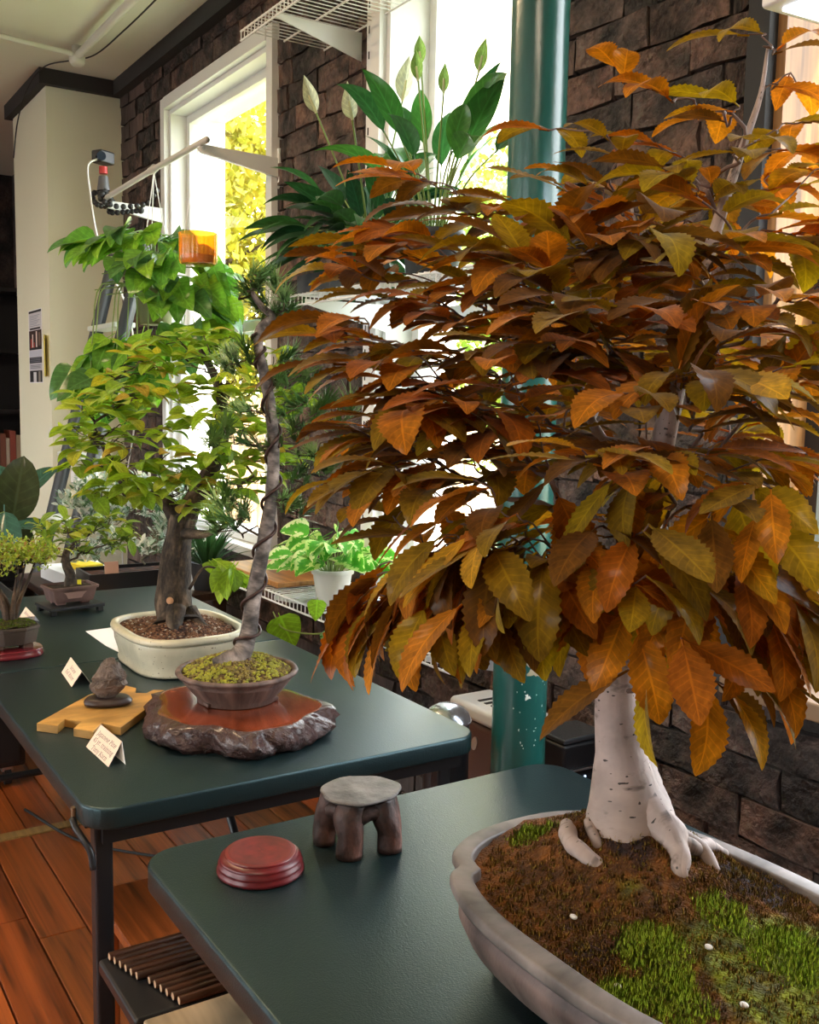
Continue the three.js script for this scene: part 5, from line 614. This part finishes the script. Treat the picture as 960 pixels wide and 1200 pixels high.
// ======== the two small bonsai at the far end of the table
{
  const c0 = [.505, .7402, -2.565], st = thing('moss_pot_stand', 'oval dark red lacquered stand under the small moss pot', 'display stand', c0);
  part('plinth', ringBody(oval(.075, .056, 2.6), [[-9, 0], [-.004, 0], [0, .002], [0, .009], [-.005, .013], [-.002, .016], [-.004, .020], [-9, .020]], 72), mat([.22, .02, .03], .22, { clearcoat: .7, clearcoatRoughness: .15 }), st);
  const pot = thing('moss_pot', 'small grey brown eight sided pot filled with bright green moss', 'plant pot', [c0[0], .7605, c0[2]]), oct = t => { const a = .066, b = .050, k = R(45), m = ((t + R(22.5)) % k + k) % k - k / 2, r = Math.cos(k / 2) / Math.cos(m) * 1.06; return [a * r * Math.cos(t), b * r * Math.sin(t)]; };
  part('bowl', ringBody(oct, [[-9, .012], [-.012, .012], [-.010, .013], [-.003, .046], [0, .048], [0, .054], [-.005, .055], [-.006, .045]], 96, { crease: .35 }), mat([.19, .135, .105], .55, { map: T.cloud }), pot); for (const [x, z] of [[-.035, -.02], [.035, -.02], [-.035, .02], [.035, .02]]) part('foot', rbox(.024, .012, .016, .002, x, .0065, z), M.clay, pot);
  const h = (x, z) => .054 + .018 * (1 - Math.pow(Math.hypot(x / .066, z / .05), 2)) + .003 * n3(x * 70, 1, z * 70, 7); part('moss', mound(oct, .005, h, 16, 64, 8), mat([.30, .46, .03], .95, { map: rep(T.soil, 1.2), bumpMap: rep(T.gran, 2), bumpScale: .004 }), pot);
  const r = RNG(171), im = new THREE.InstancedMesh(tuftGeos[1], mat([1, 1, 1], .9, DS), 420), c = new THREE.Color(); for (let i = 0; i < 420; i++) { const a = r() * 6.28, q = Math.sqrt(r()) * .88, [ox, oz] = oct(a); im.setMatrixAt(i, new THREE.Matrix4().makeRotationY(r() * 6).scale(V(.6, .5, .6)).setPosition(ox * q, h(ox * q, oz * q) - .001, oz * q)); const k = .8 + .5 * r(); c.setRGB(.36 * k, .58 * k, .03 * k); im.setColorAt(i, c); } im.name = 'moss_tufts'; im.userData.kind = 'stuff'; pot.add(im);
  const t0 = [c0[0], .818, c0[2]], tr = thing('small_leaf_bonsai', 'tiny multi stemmed bonsai with fine yellow green foliage in the moss pot', 'bonsai tree', t0); const trunks = [], tips = [];
  for (let k = 0; k < 6; k++) { const a = k * 1.05 + .3, x = Math.cos(a), z = Math.sin(a), P = [[x * .008, 0, z * .006], [x * .02, .05, z * .012], [x * .045 + (k === 4 ? -.02 : 0), .11, z * .03], [x * .06, .15, z * .04]]; trunks.push(P); part('trunk', sweep(P, [.0075, .0055, .0038, .002], 16, 8, { noise: .2, nf: 80 }), M.bark, tr); }
  for (let i = 0; i < 44; i++) { const a = i * 2.4, q = Math.sqrt(r()) * .105; tips.push([Math.cos(a) * q, .125 + .085 * (1 - q * q / .011 * .6) * (.4 + .6 * r()), Math.sin(a) * q * .8]); }
  const tw = growTwigs(trunks.flatMap(p => p.slice(2)), tips, { thin: .0008, thick: .003, jitter: .008, seed: 5 }); tw.forEach(w => part('twig', sweep(w.path, w.rad, 6, 5), M.bark, tr));
  const lg = leafGeo({ w: .3, rows: 3, cols: 2, stalk: 0, curl: .5 }), fol = new THREE.InstancedMesh(lg, mat([1, 1, 1], 1, { ...DS, transmission: .3, thickness: 0 }), 2300), cc = new THREE.Color(); for (let i = 0; i < 2300; i++) { const w = tw[Math.floor(r() * tw.length)].path[5], p = V(w.x + (r() - .5) * .045, w.y + (r() - .3) * .035, w.z + (r() - .5) * .045); fol.setMatrixAt(i, orient(V(r() - .5, r() * .9 - .1, r() - .5), V(r() - .5, 1, r() - .5), 0).scale(V(1, 1, 1).multiplyScalar(.008 + .006 * r())).setPosition(p.x, p.y, p.z)); const k = r(); k > .88 ? cc.setRGB(.40, .24, .07) : cc.setRGB(.26 + .22 * k, .38 + .2 * k, .04); fol.setColorAt(i, cc); } fol.name = 'foliage'; fol.userData.kind = 'stuff'; tr.add(fol);
}
{
  const c0 = [.765, .7402, -3.03], tilt = .12, st = thing('flat_stand', 'low flat black stand under the rectangular pink brown pot', 'display stand', c0, tilt); part('top', rbox(.165, .010, .125, .003, 0, .019, 0), M.blackMetal, st); for (const [x, z] of [[-.07, -.05], [.07, -.05], [-.07, .05], [.07, .05]]) part('foot', rbox(.018, .0145, .018, .003, x, .0073, z), M.blackMetal, st);
  const p0 = [c0[0], .7645, c0[2]], pot = thing('rectangular_pot', 'rectangular pink brown clay bonsai pot with framed sides on the flat black stand', 'plant pot', p0, tilt); const rect = oval(.070, .050, 14), cm = mat([.33, .185, .155], .6, { map: T.cloud });
  part('bowl', ringBody(rect, [[-9, .008], [-.016, .008], [-.014, .010], [-.004, .046], [.002, .047], [.003, .054], [-.003, .055], [-.006, .046]], 128, { crease: .5 }), cm, pot); for (const [x, z] of [[-.036, -.022], [.036, -.022], [-.036, .022], [.036, .022]]) part('foot', rbox(.026, .008, .016, .002, x, .0045, z), cm, pot);
  for (const s of [-1, 1]) part('side_panel', new THREE.BoxGeometry(.075, .020, .002).rotateX(s * .27).translate(0, .029, s * .0415), mat([.37, .22, .18], .6), pot);
  part('soil', mound(rect, .007, (x, z) => .048 + .008 * Math.exp(-((x - .02) ** 2 + z * z) / .0012) + .002 * n3(x * 80, 0, z * 80, 3), 12, 64, 8), mat([.16, .13, .04], .95, { map: rep(T.soil, 1) }), pot);
  const t0 = [.768, .815, -3.03], tr = thing('broken_top_bonsai', 'small bonsai with stout blunt trunk and yellow new shoots in the rectangular pot', 'bonsai tree', t0), P = [[0, -.003, 0], [.0, .03, 0], [-.012, .065, 0], [-.010, .10, 0], [.012, .12, .0]], r = RNG(181);
  part('trunk', sweep(P, [.020, .015, .012, .010, .008], 24, 14, { noise: .2, nf: 60 }), M.bark, tr); part('yellow_tag', rbox(.012, .02, .002, .0008, .022, .008, .012), mat([.85, .75, .02], .6), tr);
  const tips = []; for (let i = 0; i < 30; i++) tips.push([-.02 + (r() - .5) * .30 + .06, .085 + r() * .11 - .0, (r() - .5) * .2]); const tw = growTwigs(P.slice(2), tips, { thin: .0009, thick: .004, jitter: .012, seed: 6 }); tw.forEach(w => part('twig', sweep(w.path, w.rad, 7, 5), M.bark, tr));
  const L = [], geos = [0, 1].map(k => leafGeo({ w: .24, rows: 6, cols: 2, stalk: .15, curl: .5 + .5 * k, fold: .3, seed: k })); tw.forEach(w => { for (let k = 0; k < 7; k++) { const q = w.path[5 - (k > 4 ? 1 : 0)]; L.push({ p: V(q.x + t0[0] + (r() - .5) * .03, q.y + t0[1] + (r() - .5) * .02, q.z + t0[2] + (r() - .5) * .03), dir: V(r() - .5, r() * .6 - .15, r() - .5), up: V(r() - .5, 1, r() - .5), roll: 0, s: k < 2 ? .058 : .026 + .018 * r(), g: k % 2, m: Math.floor(r() * 3) }); } }); addLeaves(tr, L, geos, [[.34, .52, .05], [.22, .38, .05], [.54, .60, .07]].map(c => leafM(c, T.leafv)));
}
// ======== rubber plant, silver plant tray
{
  const c0 = [.60, .6765, -3.78], t = thing('rubber_plant', 'rubber plant with big dark blue green leaves on the rolling cabinet', 'rubber plant', c0); part('pot', lathe([[0, 0], [.085, 0], [.11, .17], [.116, .17], [.116, .19], [.106, .19], [.10, .16], [0, .155]], 40), M.dark, t); part('soil', cyl(.10, .10, .004, 28, 0, .158, 0), M.soil, t);
  const rel = p => V(p[0] - c0[0], p[1] - c0[1], p[2] - c0[2]), geo = [leafGeo({ shape: 'round', w: .30, fold: .25, curl: .5, rows: 12, cols: 6, stalk: .15 }), leafGeo({ shape: 'round', w: .27, fold: .3, curl: .9, rows: 12, cols: 6, stalk: .15, seed: 2 })], lm = [leafM([.045, .14, .12], T.leafv, { clearcoat: .8, clearcoatRoughness: .2, transmission: .12 }), leafM([.055, .075, .035], T.leafv, { clearcoat: .8, clearcoatRoughness: .2, transmission: .12 })];
  const stem = [[0, .15, 0], [.01, .32, .02], [.0, .46, .02]]; part('stem', sweep(stem, [.009, .008, .005], 16, 8), mat([.12, .10, .06], .7), t);
  const L = (a, b, u, m, k = 0) => { const p = A(a), q = A(b), d = q.clone().sub(p), s = d.length(); part('petiole', sweep([V(0, clamp(p.y - c0[1] - .06, .2, .45), .02), rel(a)], [.004, .003], 6, 6), M.stemGreen, t); place(part('leaf', geo[k], lm[m], t), rel(a), d, V(...u), 0, s); };
  L([0.738,0.933,-3.68], [0.769,1.161,-3.62], [-.2, .1, 1], 1); L([0.787,1.011,-3.72], [0.894,1.137,-3.74], [-.5, .7, .4], 0); L([0.728,0.918,-3.66], [0.863,0.938,-3.58], [-.1, 1, .4], 0, 1); L([0.702,0.976,-3.62], [0.682,0.814,-3.5], [-.4, .2, .9], 0, 1); L([0.709,0.968,-3.7], [0.632,1.135,-3.66], [.2, .3, 1], 0); L([0.744,0.925,-3.8], [0.843,0.733,-3.84], [0, .6, .9], 1, 1); L([0.691,0.939,-3.7], [0.553,0.926,-3.62], [-.1, 1, .4], 0, 1); L([0.74,0.968,-3.8], [0.744,1.135,-3.86], [.2, .1, 1], 0);
}
{
  const c0 = [1.15, .6705, -3.66], t = thing('plant_tray', 'shallow black planter tray at the end of the table, filled with silver grey foliage', 'planter tray', c0); const w = .36, d = .18, h = .075;
  part('tray', merge([bspan(-w / 2, w / 2, 0, .008, -d / 2, d / 2), bspan(-w / 2, w / 2, .008, h, -d / 2, -d / 2 + .01), bspan(-w / 2, w / 2, .008, h, d / 2 - .01, d / 2), bspan(-w / 2, -w / 2 + .01, .008, h, -d / 2 + .01, d / 2 - .01), bspan(w / 2 - .01, w / 2, .008, h, -d / 2 + .01, d / 2 - .01)]), M.blackMetal, t); part('soil', bspan(-w / 2 + .011, w / 2 - .011, .009, h - .012, -d / 2 + .011, d / 2 - .011), M.soil, t);
  part('clay_tag', rbox(.05, .05, .004, .001, -.10, h + .008, d / 2 + .004).applyMatrix4(new THREE.Matrix4().makeRotationX(-.1)), mat([.5, .3, .22], .7), t);
  const p = thing('silver_foliage_plant', 'bushy plant with small silver grey and white leaves growing in the black tray', 'plant', [c0[0], c0[1] + h - .012, c0[2]]), r = RNG(191), lg = leafGeo({ w: .2, rows: 4, cols: 2, stalk: 0, curl: .5, fold: .3 }), n = 2600, im = new THREE.InstancedMesh(lg, mat([1, 1, 1], 1, { ...DS, transmission: .25, thickness: 0 }), n), c = new THREE.Color(), tips = [];
  for (let i = 0; i < 60; i++) tips.push([(r() - .5) * .44, .05 + r() * .30, (r() - .5) * .26]); const st = growTwigs([[-.1, 0, 0], [0, 0, 0], [.1, 0, 0], [-.05, .02, .0], [.05, .02, 0]], tips, { thin: .0012, thick: .004, jitter: .02, seed: 8 }); st.forEach(q => part('stem', sweep(q.path, q.rad, 6, 5), mat([.20, .20, .13], .8), p));
  for (let i = 0; i < n; i++) { const q = st[i % 60].path[5 - (i % 3 === 0 ? 1 : 0)], v = V(q.x + (r() - .5) * .05, q.y + (r() - .5) * .05, q.z + (r() - .5) * .05); im.setMatrixAt(i, orient(V(r() - .5, r() * .8, r() - .5), V(r() - .5, 1, r() - .5), 0).scale(V(1, 1, 1).multiplyScalar(.022 + .022 * r())).setPosition(v.x, Math.max(.004, v.y), v.z)); const k = r(); k > .60 ? c.setRGB(.86, .90, .82) : k > .28 ? c.setRGB(.46, .60, .50) : c.setRGB(.10, .22, .09); im.setColorAt(i, c); } im.name = 'foliage'; im.userData.kind = 'stuff'; p.add(im);
  const f = thing('spiky_plant', 'small dark spiky leaved plant in a black pot beside the silver foliage', 'plant', [1.39, .6705, -3.52]); part('pot', lathe([[0, 0], [.05, 0], [.065, .10], [.06, .10], [.055, .09], [0, .085]], 28), M.dark, f); const sg = leafGeo({ shape: 'lance', w: .05, rows: 6, cols: 2, stalk: 0, curl: .5, fold: .4 }), sm = leafM([.05, .15, .05], T.leafv); for (let i = 0; i < 46; i++) { const a = i * 2.4, e = .4 + r(); place(part('leaf', sg, sm, f), V(Math.cos(a) * .02, .088, Math.sin(a) * .02), V(Math.cos(a) * Math.cos(e), Math.sin(e), Math.sin(a) * Math.cos(e)), up, 0, .14 + .08 * r()); }
}
shade(scene);
scene.traverse(o => { if (o.isLight && o.castShadow === false && !o.isRectAreaLight) o.castShadow = true; });
renderer.render(scene, camera);
